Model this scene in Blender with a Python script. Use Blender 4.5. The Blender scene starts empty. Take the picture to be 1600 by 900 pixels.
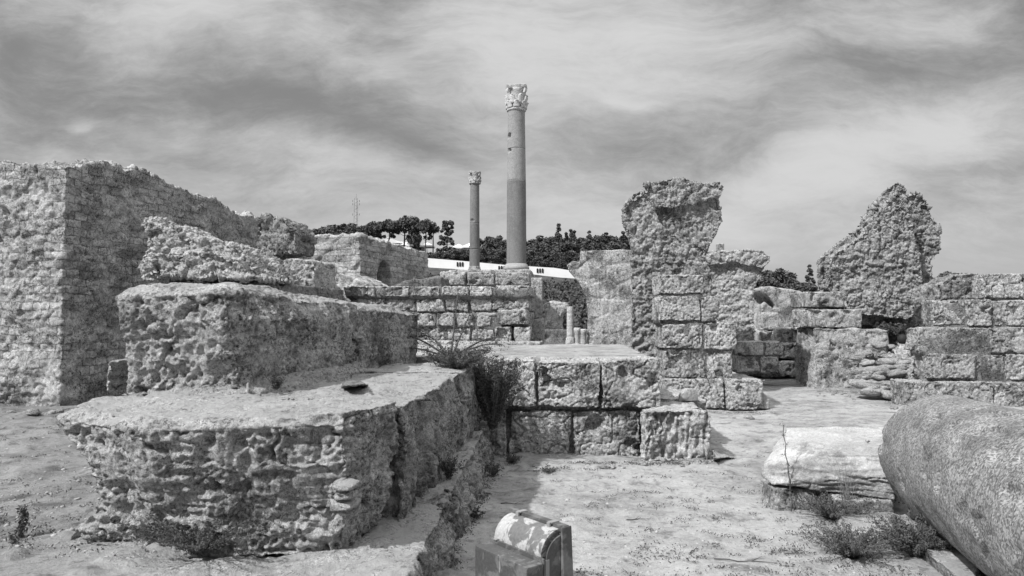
import bpy, bmesh, math, random
import numpy as np
from mathutils import Vector, Matrix

# ------------------------------------------------------------------ camera, light, sky
SC = bpy.context.scene
COL = SC.collection
FPX = 1100.0
EYE = 1.6
HOR = 500.0
PITCH = math.atan((HOR - 450.0) / FPX)
cam = bpy.data.cameras.new('camera')
cam_o = bpy.data.objects.new('camera', cam)
COL.objects.link(cam_o)
cam.sensor_width = 36.0
cam.lens = FPX / 1600.0 * 36.0
cam.clip_start = 0.05
cam.clip_end = 6000
cam_o.location = (0, 0, EYE)
cam_o.rotation_euler = (math.radians(90) + PITCH, 0, 0)
SC.camera = cam_o

SUNV = Vector((-0.76, -0.60, 1.0)).normalized()      # towards the sun
SUN_EL = math.asin(SUNV.z)
SUN_AZ = math.atan2(SUNV.x, SUNV.y)
sun = bpy.data.lights.new('sun', 'SUN')
sun.energy = 3.8
sun.angle = math.radians(1.1)
sun.color = (1, 1, 1)
sun_o = bpy.data.objects.new('sun', sun)
COL.objects.link(sun_o)
sun_o.rotation_euler = SUNV.to_track_quat('Z', 'Y').to_euler()

SC.view_settings.view_transform = 'Standard'
SC.view_settings.look = 'None'
SC.view_settings.exposure = 0.36
SC.view_settings.gamma = 1.0
SC.view_settings.use_curve_mapping = False


class NT:
    """tiny node helper"""
    def __init__(self, tree):
        self.t = tree
        self.n = tree.nodes
        self.l = tree.links

    def node(self, typ, **kw):
        nd = self.n.new(typ)
        for k, v in kw.items():
            setattr(nd, k, v)
        return nd

    def put(self, sock, val):
        if isinstance(val, bpy.types.NodeSocket):
            self.l.new(val, sock)
        elif val is not None:
            sock.default_value = val

    def math(self, op, a, b=None, c=None, clamp=False):
        nd = self.node('ShaderNodeMath', operation=op)
        nd.use_clamp = clamp
        self.put(nd.inputs[0], a)
        if b is not None:
            self.put(nd.inputs[1], b)
        if c is not None:
            self.put(nd.inputs[2], c)
        return nd.outputs[0]

    def vmath(self, op, a, b=None):
        nd = self.node('ShaderNodeVectorMath', operation=op)
        self.put(nd.inputs[0], a)
        if b is not None:
            self.put(nd.inputs[1], b)
        return nd.outputs[0]

    def mapr(self, v, a, b, c=0.0, d=1.0, smooth=True):
        nd = self.node('ShaderNodeMapRange')
        nd.interpolation_type = 'SMOOTHSTEP' if smooth else 'LINEAR'
        self.put(nd.inputs[0], v)
        nd.inputs[1].default_value = a
        nd.inputs[2].default_value = b
        nd.inputs[3].default_value = c
        nd.inputs[4].default_value = d
        return nd.outputs[0]

    def noise(self, vec, scale, detail=4, rough=0.5, dist=0.0):
        nd = self.node('ShaderNodeTexNoise')
        self.put(nd.inputs['Vector'], vec)
        nd.inputs['Scale'].default_value = scale
        nd.inputs['Detail'].default_value = detail
        nd.inputs['Roughness'].default_value = rough
        nd.inputs['Distortion'].default_value = dist
        return nd.outputs[0]

    def scale(self, vec, s):
        nd = self.node('ShaderNodeMapping')
        self.put(nd.inputs[0], vec)
        nd.inputs['Scale'].default_value = s
        return nd.outputs[0]

    def mix(self, f, a, b):          # float mix
        nd = self.node('ShaderNodeMix')
        nd.data_type = 'FLOAT'
        self.put(nd.inputs[0], f)
        self.put(nd.inputs[2], a)
        self.put(nd.inputs[3], b)
        return nd.outputs[0]


# world: Nishita sky turned to greys (black and white photograph) with wispy high cloud
world = bpy.data.worlds.new('World')
SC.world = world
world.use_nodes = True
W_ = NT(world.node_tree)
W_.n.clear()
sky = W_.node('ShaderNodeTexSky')
sky.sky_type = 'NISHITA'
sky.sun_disc = False
sky.sun_elevation = SUN_EL
sky.sun_rotation = SUN_AZ
sky.air_density = 1.0
sky.dust_density = 1.5
bw = W_.node('ShaderNodeRGBToBW')
W_.l.new(sky.outputs[0], bw.inputs[0])
tc = W_.node('ShaderNodeTexCoord')
dirv = tc.outputs['Generated']
sp = W_.node('ShaderNodeSeparateXYZ')
W_.l.new(dirv, sp.inputs[0])
zc = W_.math('MAXIMUM', sp.outputs[2], 0.02)
yc = W_.math('MAXIMUM', sp.outputs[1], 0.05)
# perspective onto a high cloud sheet
inv = W_.math('DIVIDE', 1.0, W_.math('ADD', zc, 0.22))
cx = W_.math('MULTIPLY', sp.outputs[0], inv)
cy = W_.math('MULTIPLY', sp.outputs[1], inv)
cv = W_.node('ShaderNodeCombineXYZ')
W_.l.new(cx, cv.inputs[0])
W_.l.new(cy, cv.inputs[1])
# angular coordinates used for the broad cloud banks
ax = W_.math('DIVIDE', sp.outputs[0], yc)
az_ = W_.math('DIVIDE', sp.outputs[2], yc)
av = W_.node('ShaderNodeCombineXYZ')
W_.l.new(ax, av.inputs[0])
W_.l.new(az_, av.inputs[1])
warp_t = W_.node('ShaderNodeTexNoise')
W_.l.new(av.outputs[0], warp_t.inputs['Vector'])
warp_t.inputs['Scale'].default_value = 3.0
warp_t.inputs['Detail'].default_value = 9
warp = W_.vmath('MULTIPLY', W_.vmath('SUBTRACT', warp_t.outputs[1], (0.5, 0.5, 0.5)), (0.20, 0.13, 0))
avw = W_.vmath('ADD', av.outputs[0], warp)


def blob(px, py, rx, ry, rot, amp):
    """soft elliptical bank of cloud in a given direction of the sky"""
    u = (px - 800) / FPX
    v = (HOR - py) / FPX
    mp = W_.node('ShaderNodeMapping')
    mp.vector_type = 'TEXTURE'
    W_.l.new(avw, mp.inputs[0])
    mp.inputs['Location'].default_value = (u, v, 0)
    mp.inputs['Rotation'].default_value = (0, 0, math.radians(rot))
    mp.inputs['Scale'].default_value = (rx / FPX, ry / FPX, 1)
    ln = W_.node('ShaderNodeVectorMath', operation='LENGTH')
    W_.l.new(mp.outputs[0], ln.inputs[0])
    g = W_.math('POWER', 2.718, W_.math('MULTIPLY', W_.math('MULTIPLY', ln.outputs[1], ln.outputs[1]), -1.0))
    return W_.math('MULTIPLY', g, amp)


acc = None
for b in [(330, 40, 420, 60, -8, .55), (1000, 60, 330, 110, -12, .75), (760, 130, 130, 170, 20, .45),
          (1480, 190, 260, 60, 12, .62), (1330, 255, 260, 50, 12, .42), (560, 245, 260, 25, -14, .40), (1080, 330, 420, 60, 0, .36),
          (300, 270, 420, 40, 0, .34), (980, 160, 45, 12, -8, .5), (800, 400, 1400, 90, 0, .42),
          (117, 190, 26, 14, 0, .42), (60, 150, 190, 50, -10, -.20), (90, 95, 200, 42, -6, -.18), (480, 170, 190, 60, -22, -.30), (640, 240, 170, 50, -16, -.24),
          (1270, 130, 190, 50, 14, -.36), (1560, 100, 180, 26, 8, -.24), (1180, 230, 120, 30, 14, -.22),
          (900, 225, 90, 30, -10, -.20), (230, 350, 200, 20, 0, .08), (1500, 20, 200, 34, 0, .40), (600, 70, 120, 26, -25, -.16)]:
    s = blob(*b)
    acc = s if acc is None else W_.math('ADD', acc, s)
# streaky fibres
st1 = W_.noise(W_.scale(cv.outputs[0], (1.0, 0.42, 1)), 1.6, 9, .56, .7)
rotm = W_.node('ShaderNodeMapping')
W_.l.new(cv.outputs[0], rotm.inputs[0])
rotm.inputs['Rotation'].default_value = (0, 0, math.radians(35))
rotm.inputs['Scale'].default_value = (0.55, 2.0, 1)
st2 = W_.noise(rotm.outputs[0], 1.5, 10, .6, 1.1)
fib = W_.math('ADD', W_.math('MULTIPLY', W_.math('MULTIPLY', W_.math('SUBTRACT', st1, .5), .25), W_.mapr(az_, .0, .28, .45, 1)), W_.math('MULTIPLY', W_.math('MULTIPLY', W_.math('SUBTRACT', st2, .5), .3), W_.mapr(az_, .02, .3, .2, 1)))
cl = W_.math('ADD', acc, fib)
r3 = W_.node('ShaderNodeMapping')
W_.l.new(avw, r3.inputs[0])
r3.inputs['Rotation'].default_value = (0, 0, math.radians(34))
r3.inputs['Scale'].default_value = (2.6, 7.5, 1)
st3 = W_.noise(r3.outputs[0], 1.5, 13, .66, .35)
r4 = W_.node('ShaderNodeMapping')
W_.l.new(avw, r4.inputs[0])
r4.inputs['Rotation'].default_value = (0, 0, math.radians(-20))
r4.inputs['Scale'].default_value = (4, 13, 1)
st4 = W_.noise(r4.outputs[0], 1.3, 13, .7, .25)
fine_ = W_.math('ADD', W_.math('MULTIPLY', W_.math('SUBTRACT', st3, .5), 1.6), W_.math('MULTIPLY', W_.math('SUBTRACT', st4, .5), 1.3))
fine_ = W_.math('MULTIPLY', fine_, W_.mapr(az_, .03, .2, .35, 1))
cl = W_.math('ADD', cl, fine_)
cloud = W_.mapr(cl, -0.50, 1.05)
skyd = W_.math('MULTIPLY', bw.outputs[0], 1.0)
skyc = W_.math('MINIMUM', skyd, 4.2)
dark = W_.mix(0.8, skyc, 2.2)
val = W_.mix(cloud, dark, 6.0)
val = W_.math('MULTIPLY', val, W_.mapr(sp.outputs[2], .46, .85, 1.0, 4.3))  # sky overhead, out of view, brightened to fill the shaded faces
bg = W_.node('ShaderNodeBackground')
W_.l.new(val, bg.inputs[0])
bg.inputs[1].default_value = 0.086
wo = W_.node('ShaderNodeOutputWorld')
W_.l.new(bg.outputs[0], wo.inputs[0])

# ------------------------------------------------------------------ where a pixel's ray lands
CP, SP_ = math.cos(PITCH), math.sin(PITCH)


def ray(px, py):
    u = (px - 800.0) / FPX
    v = (450.0 - py) / FPX
    return Vector((u, CP - v * SP_, SP_ + v * CP))


def W(px, py, Y):
    r = ray(px, py)
    return Vector((r.x / r.y * Y, Y, EYE + r.z / r.y * Y))


def G(px, py, z=0.0):
    r = ray(px, py)
    t = (z - EYE) / r.z
    return Vector((r.x * t, r.y * t, z))


def FR(ang=10.0):
    a = math.radians(ang)
    return Vector((math.cos(a), -math.sin(a), 0)), Vector((math.sin(a), math.cos(a), 0))


def FP(px, py, C, D):
    """ray against the vertical plane through C along D"""
    r = ray(px, py)
    n = Vector((D.y, -D.x, 0))
    t = (Vector((C.x, C.y, 0))).dot(n) / Vector((r.x, r.y, 0)).dot(n)
    return Vector((r.x * t, r.y * t, EYE + r.z * t))


# ------------------------------------------------------------------ numpy noise
def _h(ix, iy, iz, seed):
    h = (ix.astype(np.uint32) * np.uint32(374761393) + iy.astype(np.uint32) * np.uint32(668265263)
         + iz.astype(np.uint32) * np.uint32(2147483647) + np.uint32((seed * 1274126177) & 0xffffffff))
    h ^= h >> np.uint32(13)
    h *= np.uint32(1274126177)
    h ^= h >> np.uint32(16)
    h *= np.uint32(2246822519)
    h ^= h >> np.uint32(13)
    return (h & np.uint32(0xffffff)).astype(np.float32) / np.float32(0xffffff)


_gr = np.random.default_rng(1).normal(size=(4096, 3))
_gr = (_gr / np.linalg.norm(_gr, axis=1)[:, None]).astype(np.float32)


def vn(p, seed=0):
    """gradient noise, about -1..1"""
    q = np.floor(p)
    f = (p - q).astype(np.float32)
    q = q.astype(np.int64)
    w = f * f * f * (f * (f * 6 - 15) + 10)
    x, y, z = q[:, 0], q[:, 1], q[:, 2]
    r = 0
    for dx in (0, 1):
        wx = w[:, 0] if dx else 1 - w[:, 0]
        for dy in (0, 1):
            wy = w[:, 1] if dy else 1 - w[:, 1]
            for dz in (0, 1):
                wz = w[:, 2] if dz else 1 - w[:, 2]
                g = _gr[(_h(x + dx, y + dy, z + dz, seed) * 4095).astype(np.int32)]
                r = r + wx * wy * wz * (g[:, 0] * (f[:, 0] - dx) + g[:, 1] * (f[:, 1] - dy) + g[:, 2] * (f[:, 2] - dz))
    return r * 1.75


def fbm(p, octv=4, gain=.5, seed=0):
    a, r, t = 1.0, 0, 0
    for i in range(octv):
        r = r + a * vn(p * (2.03 ** i) + 17.3 * i, seed + i)
        t += a
        a *= gain
    return r / t


def sst(x, a, b):
    t = np.clip((x - a) / (b - a), 0, 1)
    return t * t * (3 - 2 * t)


def worley(p, seed=0):
    q = np.floor(p).astype(np.int64)
    f = p - q
    best = np.full(len(p), 9.0, np.float32)
    sec = np.full(len(p), 9.0, np.float32)
    for dx in (-1, 0, 1):
        for dy in (-1, 0, 1):
            for dz in (-1, 0, 1):
                X, Y, Z = q[:, 0] + dx, q[:, 1] + dy, q[:, 2] + dz
                ex = dx + _h(X, Y, Z, seed) - f[:, 0]
                ey = dy + _h(X, Y, Z, seed + 7) - f[:, 1]
                ez = dz + _h(X, Y, Z, seed + 13) - f[:, 2]
                d = ex * ex + ey * ey + ez * ez
                sec = np.minimum(sec, np.maximum(best, d))
                best = np.minimum(best, d)
    return np.sqrt(best), np.sqrt(sec)


# ------------------------------------------------------------------ displacement styles
def bowls(p, L, seed, r0=.62):
    """rounded hollows with sharp rims, 0..1"""
    f1, f2 = worley(p / L, seed)
    return np.clip(1 - f1 / r0, 0, 1) ** .8


def d_eroded(k=1.0, bed=1.0, pit=1.0, flute=0.0, big=1.0):
    """honeycombed, weathered sandstone block"""
    def low(p, n, s):
        return k * big * .070 * fbm(p / .5, 3, .5, s)

    def high(p, n, s):
        wz = p + .010 * np.stack([vn(p / .07, s + 31), vn(p / .07, s + 32), vn(p / .07, s + 33)], 1)
        side = np.clip(1.15 - np.abs(n[:, 2]) * 1.1, 0.12, 1)
        area = sst(vn(p / .33, s + 50), -.15, .30)
        area2 = sst(vn(p / .28, s + 52), -.25, .35)
        area3 = sst(vn(p / .20, s + 53), -.25, .25)
        d = k * (.016 * fbm(p / .10, 4, .7, s + 3) + .02 * vn(p / .25, s + 19) * side)
        d = d - k * .055 * sst(np.abs(vn(wz / .26, s + 14)), .07, .0) * area2 * side
        d = d - k * pit * side * (.062 * bowls(wz * np.array([1, 1, .8]), .105, s + 4, .50) * area + .045 * bowls(wz, .048, s + 5, .58) * (.15 + .85 * area2))
        d = d - k * pit * (.3 + .7 * side) * .026 * bowls(wz, .034, s + 6, .6) * (.3 + .7 * area3)
        if bed:
            b = vn(wz * np.array([1.6, 1.6, 17.0]), s + 6)
            b2 = vn(wz * np.array([3.5, 3.5, 40.0]), s + 7)
            bm = sst(vn(p / .5, s + 51), -.3, .2)
            d = d - k * bed * side * (.25 + .75 * bm) * (.020 * sst(b, .0, .25) + .020 * sst(b2, 0, .22))
        if flute:
            f = vn(wz * np.array([9, 9, 1.3]), s + 8)
            f2 = vn(wz * np.array([24, 24, 3.2]), s + 18)
            d = d - k * flute * side * (.065 * sst(f, -.05, .35) + .026 * sst(f2, 0, .35))
        return d
    return low, high


def d_ashlar(k=1.0):
    def low(p, n, s):
        e = .016 * fbm(p / .30, 3, .55, s)
        return k * (e - .085 * sst(vn(p / .24, s + 21), .30, .75))

    def high(p, n, s):
        wz = p + .008 * np.stack([vn(p / .05, s + 31), vn(p / .05, s + 32), vn(p / .05, s + 33)], 1)
        area = sst(vn(p / .28, s + 9), -.3, .3)
        area2 = sst(vn(p / .22, s + 29), -.3, .3)
        return k * (.014 * fbm(p / .09, 4, .7, s + 3) - .036 * area * bowls(wz, .065, s + 4, .5) - .022 * bowls(wz, .038, s + 5, .58) * (.2 + .8 * area2)
                    - .014 * bowls(wz, .028, s + 6, .6) - .04 * sst(np.abs(vn(wz / .3, s + 15)), .045, .0))
    return low, high


def d_rubble(k=1.0, c=.16, depth=.05):
    """lumps of stone set in old mortar"""
    def low(p, n, s):
        return k * (.10 * fbm(p / .8, 4, .55, s))

    def high(p, n, s):
        w = p + .025 * np.stack([vn(p / .12, s + 31), vn(p / .12, s + 32), vn(p / .12, s + 33)], 1)
        tilt = np.stack([w[:, 0], w[:, 1], w[:, 2] * 1.7 + w[:, 0] * .5], 1)
        f1, f2 = worley(tilt / c, s)
        g1, g2 = worley(tilt / (c * .48), s + 60)
        area = sst(vn(p / .55, s + 40), -.35, .25)
        r = 1 - np.abs(fbm(p / .38, 5, .6, s + 3)) * 2.6
        return k * (depth * (sst(f2 - f1, .0, .22) - .7) * (.25 + .75 * area) - .105 * np.clip(r, 0, 1) ** 2
                    + .030 * fbm(p / .10, 4, .7, s + 13) + depth * .55 * (sst(g2 - g1, .0, .25) - .7) - .08 * sst(vn(p / .16, s + 8), .30, .6) * area)
    return low, high


def d_course(D, row=.115, amp=.045, wid=.19, k=1.0, plaster=.0, rag=.10):
    """courses of small squared stones along D"""
    Dn = np.array([D.x, D.y, 0.0])

    def low(p, n, s):
        return k * (.07 * fbm(p / 1.1, 3, .5, s) + rag * np.clip(n[:, 2] + .35, 0, 1) * fbm(p / .45, 4, .6, s + 90))

    def high(p, n, s):
        u = p @ Dn
        # use the other horizontal axis on the return faces
        al = np.abs(n @ Dn)
        u2 = p @ np.array([-Dn[1], Dn[0], 0.0])
        u = np.where(al > .7, u2, u)
        z = p[:, 2] + .015 * vn(np.stack([u, u * 0, p[:, 2] * .5], 1) / .8, s + 2)
        r = np.floor(z / row)
        fz = z / row - r
        zu = z / row
        uu = u / wid
        r0_ = np.floor(zu).astype(np.int64)
        best = np.full(len(p), 9.0)
        sec = np.full(len(p), 9.0)
        hc = np.zeros(len(p))
        for dr in (-1, 0, 1):
            R0 = r0_ + dr
            off = (R0 % 2) * .5 + .35 * _h(R0, R0 * 0, R0 * 0, s)
            c0 = np.floor(uu - off).astype(np.int64)
            for dc in (-1, 0, 1):
                C0 = c0 + dc
                jx = _h(C0, R0, R0 * 0, s + 1)
                jz = _h(C0, R0, R0 * 0, s + 2)
                ex = (C0 + off + .5 + (jx - .5) * .50 - uu) * wid / row * .8
                ez = R0 + .5 + (jz - .5) * .07 - zu
                dd = np.sqrt(ex * ex + ez * ez)
                hcell = _h(C0, R0, R0 * 0, s + 5)
                nb = dd < best
                sec = np.where(nb, best, np.minimum(sec, dd))
                hc = np.where(nb, hcell, hc)
                best = np.minimum(best, dd)
        wob = .10 * vn(p / .045, s + 77)
        m = sst(sec - best + wob * .5, .02, .20)
        side = np.clip(1 - np.abs(n[:, 2]) * 1.2, .1, 1)
        pl = sst(fbm(p / .8, 4, .55, s + 12), -.12 + plaster, .12 + plaster)
        stone = amp * (m * (.5 + .9 * hc) - .8) * sst(side, .3, .8)
        stone = stone - amp * 1.0 * (hc < .07) * m
        rough = .060 * fbm(p / .26, 5, .62, s + 9) - .05 * sst(vn(p / .17, s + 8), .30, .60)
        grain = .013 * fbm(p / .06, 3, .6, s + 19)
        return k * side * (stone * (1 - .8 * pl) + rough * (.10 + .85 * pl) + grain)
    return low, high


# ------------------------------------------------------------------ mesh helpers
def mesh_np(name, V, F, mat=None, smooth=False):
    me = bpy.data.meshes.new(name)
    V = np.asarray(V, np.float32)
    F = np.asarray(F, np.int32)
    k = F.shape[1]
    me.vertices.add(len(V))
    me.vertices.foreach_set('co', V.ravel())
    me.loops.add(F.size)
    me.loops.foreach_set('vertex_index', F.ravel())
    me.polygons.add(len(F))
    me.polygons.foreach_set('loop_start', np.arange(0, F.size, k, dtype=np.int32))
    me.polygons.foreach_set('loop_total', np.full(len(F), k, np.int32))
    if smooth:
        me.polygons.foreach_set('use_smooth', np.ones(len(F), bool))
    me.update(calc_edges=True)
    if mat:
        me.materials.append(mat)
    return me


def link(name, me, parent=None, loc=None):
    o = bpy.data.objects.new(name, me)
    COL.objects.link(o)
    if parent is not None:
        o.parent = parent
    if loc is not None:
        o.location = loc
    return o


def tag(o, label=None, cat=None, group=None, kind=None):
    if label:
        o['label'] = label
    if cat:
        o['category'] = cat
    if group:
        o['group'] = group
    if kind:
        o['kind'] = kind
    return o


def thing(name, label, cat, loc, group=None):
    o = bpy.data.objects.new(name, None)
    o.empty_display_size = .2
    COL.objects.link(o)
    o.location = loc
    return tag(o, label, cat, group)


def prism(pts, ext, grow=None):
    """closed prism: polygon swept by ext; grow = (scale of back polygon about its centroid)"""
    n = len(pts)
    pts = [Vector(p) for p in pts]
    c = sum(pts, Vector()) / n
    bk = [(c + (p - c) * grow if grow else p) + Vector(ext) for p in pts]
    v = pts + bk
    f = [list(range(n)), list(range(2 * n - 1, n - 1, -1))]
    for i in range(n):
        j = (i + 1) % n
        f.append([i, i + n, j + n, j])
    return v, f


def loft(rings):
    n = len(rings[0])
    v = [Vector(p) for r in rings for p in r]
    f = [list(range(n - 1, -1, -1)), [(len(rings) - 1) * n + i for i in range(n)]]
    for k in range(len(rings) - 1):
        for i in range(n):
            j = (i + 1) % n
            f.append([k * n + i, k * n + j, (k + 1) * n + j, (k + 1) * n + i])
    return v, f


def obox(o, u, v, h, w, d):
    """box with corner o, width w along u, depth d along v, height h"""
    base = [o, o + u * w, o + u * w + v * d, o + v * d]
    return loft([base, [p + Vector((0, 0, h)) for p in base]])


def PR(poly, Y, depth, ang=10, grow=None):
    F, R = FR(ang)
    mx = sum(p[0] for p in poly) / len(poly)
    C = W(mx, 500, Y)
    return prism([FP(p[0], p[1], C, F) for p in poly], R * depth, grow)


def raw(shapes):
    V, Fs = [], []
    for v, f in shapes:
        b = len(V)
        V += [tuple(p) for p in v]
        Fs += [[i + b for i in q] for q in f]
    me = bpy.data.meshes.new('tmp')
    me.from_pydata(V, [], Fs)
    bm = bmesh.new()
    bm.from_mesh(me)
    bmesh.ops.recalc_face_normals(bm, faces=bm.faces)
    bm.to_mesh(me)
    bm.free()
    return me


SEED = [11]


def stone(name, shapes, vox, style, mat, parent=None, origin=None, cuts=None, seed=None, shrink=0.0):
    """union of solids -> even fine skin -> weathered surface"""
    if seed is None:
        SEED[0] += 37
        seed = SEED[0]
    me0 = raw(shapes)
    ob = bpy.data.objects.new('tmp', me0)
    COL.objects.link(ob)
    tmp = [ob]
    if cuts:
        for c in cuts:
            cm = raw([c])
            co = bpy.data.objects.new('tmpc', cm)
            COL.objects.link(co)
            tmp.append(co)
            md = ob.modifiers.new('b', 'BOOLEAN')
            md.operation = 'DIFFERENCE'
            md.object = co
            md.solver = 'EXACT'
    md = ob.modifiers.new('r', 'REMESH')
    md.mode = 'VOXEL'
    md.voxel_size = vox
    md.use_smooth_shade = True
    dg = bpy.context.evaluated_depsgraph_get()
    me = bpy.data.meshes.new_from_object(ob.evaluated_get(dg))
    for t in tmp:
        m_ = t.data
        bpy.data.objects.remove(t)
        bpy.data.meshes.remove(m_)
    n = len(me.vertices)
    co = np.empty(n * 3, np.float32)
    me.vertices.foreach_get('co', co)
    co = co.reshape(-1, 3).astype(np.float64)

    def normals():
        a = np.empty(n * 3, np.float32)
        me.vertex_normals.foreach_get('vector', a)
        return a.reshape(-1, 3).astype(np.float64)

    def put(c):
        me.vertices.foreach_set('co', c.astype(np.float32).ravel())
        me.update()
    low, high = style
    nn = normals()
    if shrink:
        co = co - nn * shrink
    co = co + nn * low(co, nn, seed)[:, None]
    put(co)
    nn = normals()
    co = co + nn * high(co, nn, seed)[:, None]
    if origin is None:
        origin = Vector(((co[:, 0].min() + co[:, 0].max()) / 2, (co[:, 1].min() + co[:, 1].max()) / 2, co[:, 2].min()))
    loc = Vector(origin)
    if parent is not None:
        base = parent.location
    else:
        base = Vector((0, 0, 0))
    co = co - np.array(loc)
    put(co)
    me.name = name
    me.materials.clear()
    me.materials.append(mat)
    me.polygons.foreach_set('use_smooth', np.ones(len(me.polygons), bool))
    o = link(name, me, parent, loc - base)
    return o


# ------------------------------------------------------------------ materials (all grey: the photograph is black and white)
def principled(nt, rough=.95):
    b = nt.node('ShaderNodeBsdfPrincipled')
    b.inputs['Roughness'].default_value = rough
    b.inputs['Specular IOR Level'].default_value = .15
    o = nt.node('ShaderNodeOutputMaterial')
    nt.l.new(b.outputs[0], o.inputs[0])
    return b


def m_stone(name, light=.40, dark=.16, patina=.5, streak=.4, bump=.6, bscale=1.0, speck=.35, horiz=0.0, pitb=1.0, pore_=1.0, top_pale=0.0, course=None):
    m = bpy.data.materials.new(name)
    m.use_nodes = True
    nt = NT(m.node_tree)
    nt.n.clear()
    b = principled(nt)
    geo = nt.node('ShaderNodeNewGeometry')
    P = geo.outputs['Position']
    n1 = nt.noise(P, 1.3, 10, .68, .3)
    n2 = nt.noise(P, 7.0 * bscale, 9, .72, .4)
    n3 = nt.noise(P, 34 * bscale, 6, .7)
    st = nt.noise(nt.scale(P, (8, 8, .7)), 1.0, 8, .68, .2)
    pat = nt.mapr(nt.math('ADD', nt.math('MULTIPLY', n1, .6), nt.math('MULTIPLY', n2, .4)), .495, .585, 0, patina)
    strk = nt.mapr(nt.math('ADD', nt.math('MULTIPLY', st, .65), nt.math('MULTIPLY', n1, .35)), .515, .60, 0, streak)
    f = nt.math('MAXIMUM', pat, strk, clamp=True)
    v = nt.mix(f, light, dark)
    v = nt.math('MULTIPLY', v, nt.mapr(n3, .30, .70, 1 - speck * 1.3, 1 + speck, False))
    sp2 = nt.mapr(nt.noise(P, 120 * bscale, 4, .65), .35, .65, .78, 1.18, False)
    v = nt.math('MULTIPLY', v, sp2)
    if horiz:
        hz = nt.noise(nt.scale(P, (1.2, 1.2, 16)), 1.2, 6, .6, .3)
        v = nt.math('MULTIPLY', v, nt.mapr(hz, .4, .62, 1 + horiz * .4, 1 - horiz, False))
    pore3 = nt.mapr(nt.noise(P, 100 * bscale, 3, .6), .40, .48, .70, 1)
    pm = nt.mapr(nt.noise(P, 2.6, 6, .7), .40, .60, .38 * pore_, pore_)
    pore = nt.math('MULTIPLY', nt.mapr(nt.noise(P, 46 * bscale, 5, .68, .3), .41, .48, .72, 0), pm)
    pore2 = nt.math('MULTIPLY', nt.mapr(nt.noise(P, 19 * bscale, 7, .72, .5), .395, .45, .62, 0), pm)
    if pore_ > .5:
        v = nt.math('MULTIPLY', v, pore3)
    v = nt.math('MULTIPLY', v, nt.math('MULTIPLY', nt.math('SUBTRACT', 1.0, pore), nt.math('SUBTRACT', 1.0, pore2)))
    oi = nt.node('ShaderNodeObjectInfo')
    v = nt.math('MULTIPLY', v, nt.mapr(oi.outputs['Random'], 0, 1, .84, 1.12, False))
    # pale fresh breaks and mortar
    fr = nt.mapr(nt.noise(P, 3.1, 8, .7, .5), .60, .66, 0, .45)
    v = nt.mix(fr, v, min(light * 1.08, .8))
    if course:    # small squared stones with darker joints, lost under old plaster in places
        row, wid, keep = course
        sx = nt.node('ShaderNodeSeparateXYZ')
        nt.l.new(P, sx.inputs[0])
        wq = nt.math('MULTIPLY', nt.math('SUBTRACT', nt.noise(P, 1.3, 4, .6), .5), .17)
        wq2 = nt.math('MULTIPLY', nt.math('SUBTRACT', nt.noise(P, 11, 4, .65), .5), .085)
        cu = nt.node('ShaderNodeCombineXYZ')
        nt.put(cu.inputs[0], nt.math('ADD', nt.math('ADD', sx.outputs[0], nt.math('MULTIPLY', sx.outputs[1], .78)), wq2))
        nt.put(cu.inputs[1], nt.math('ADD', nt.math('ADD', sx.outputs[2], wq), wq2))
        bk = nt.node('ShaderNodeTexBrick')
        nt.l.new(cu.outputs[0], bk.inputs['Vector'])
        bk.inputs['Color1'].default_value = (.66, .66, .66, 1)
        bk.inputs['Color2'].default_value = (1.12, 1.12, 1.12, 1)
        bk.inputs['Mortar'].default_value = (.40, .40, .40, 1)
        bk.inputs['Scale'].default_value = 1.0
        bk.inputs['Brick Width'].default_value = wid
        bk.inputs['Row Height'].default_value = row
        bk.inputs['Mortar Size'].default_value = row * .10
        bk.inputs['Mortar Smooth'].default_value = .9
        bwc = nt.node('ShaderNodeRGBToBW')
        nt.l.new(bk.outputs['Color'], bwc.inputs[0])
        keepm = nt.mapr(nt.noise(P, .9, 7, .65), keep, keep + .07, 1, .12)
        v = nt.math('MULTIPLY', v, nt.mix(keepm, 1.0, bwc.outputs[0]))
    if top_pale:      # patchy paler tone on upward-facing surfaces
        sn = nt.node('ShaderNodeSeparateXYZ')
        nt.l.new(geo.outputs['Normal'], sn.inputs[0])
        dm = nt.math('MULTIPLY', nt.mapr(sn.outputs[2], .66, .95, 0, top_pale), nt.mapr(n2, .42, .54, .1, 1))
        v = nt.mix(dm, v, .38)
    cr = nt.node('ShaderNodeCombineColor')
    for i in range(3):
        nt.l.new(v, cr.inputs[i])
    nt.l.new(cr.outputs[0], b.inputs['Base Color'])
    wv = nt.node('ShaderNodeTexNoise')
    nt.l.new(P, wv.inputs['Vector'])
    wv.inputs['Scale'].default_value = 18 * bscale
    wv.inputs['Detail'].default_value = 3
    pw = nt.vmath('ADD', P, nt.vmath('MULTIPLY', nt.vmath('SUBTRACT', wv.outputs[1], (.5, .5, .5)), (.07 / bscale,) * 3))

    def pits(sc, rad):
        vo = nt.node('ShaderNodeTexVoronoi')
        nt.l.new(pw, vo.inputs['Vector'])
        vo.inputs['Scale'].default_value = sc * bscale
        return nt.mapr(vo.outputs['Distance'], .05, rad, 0, 1)
    msk = nt.mapr(n1, .42, .58, .25, 1)
    hgt = nt.math('MULTIPLY', nt.noise(P, 20 * bscale, 13, .78, .3), 2.3)
    hgt = nt.math('ADD', hgt, nt.math('MULTIPLY', nt.math('MULTIPLY', pits(24, .50), .55 * pitb), msk))
    hgt = nt.math('ADD', hgt, nt.math('MULTIPLY', pits(56, .5), .30 * pitb))
    bp = nt.node('ShaderNodeBump')
    bp.inputs['Strength'].default_value = bump
    bp.inputs['Distance'].default_value = .055 / bscale
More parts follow.
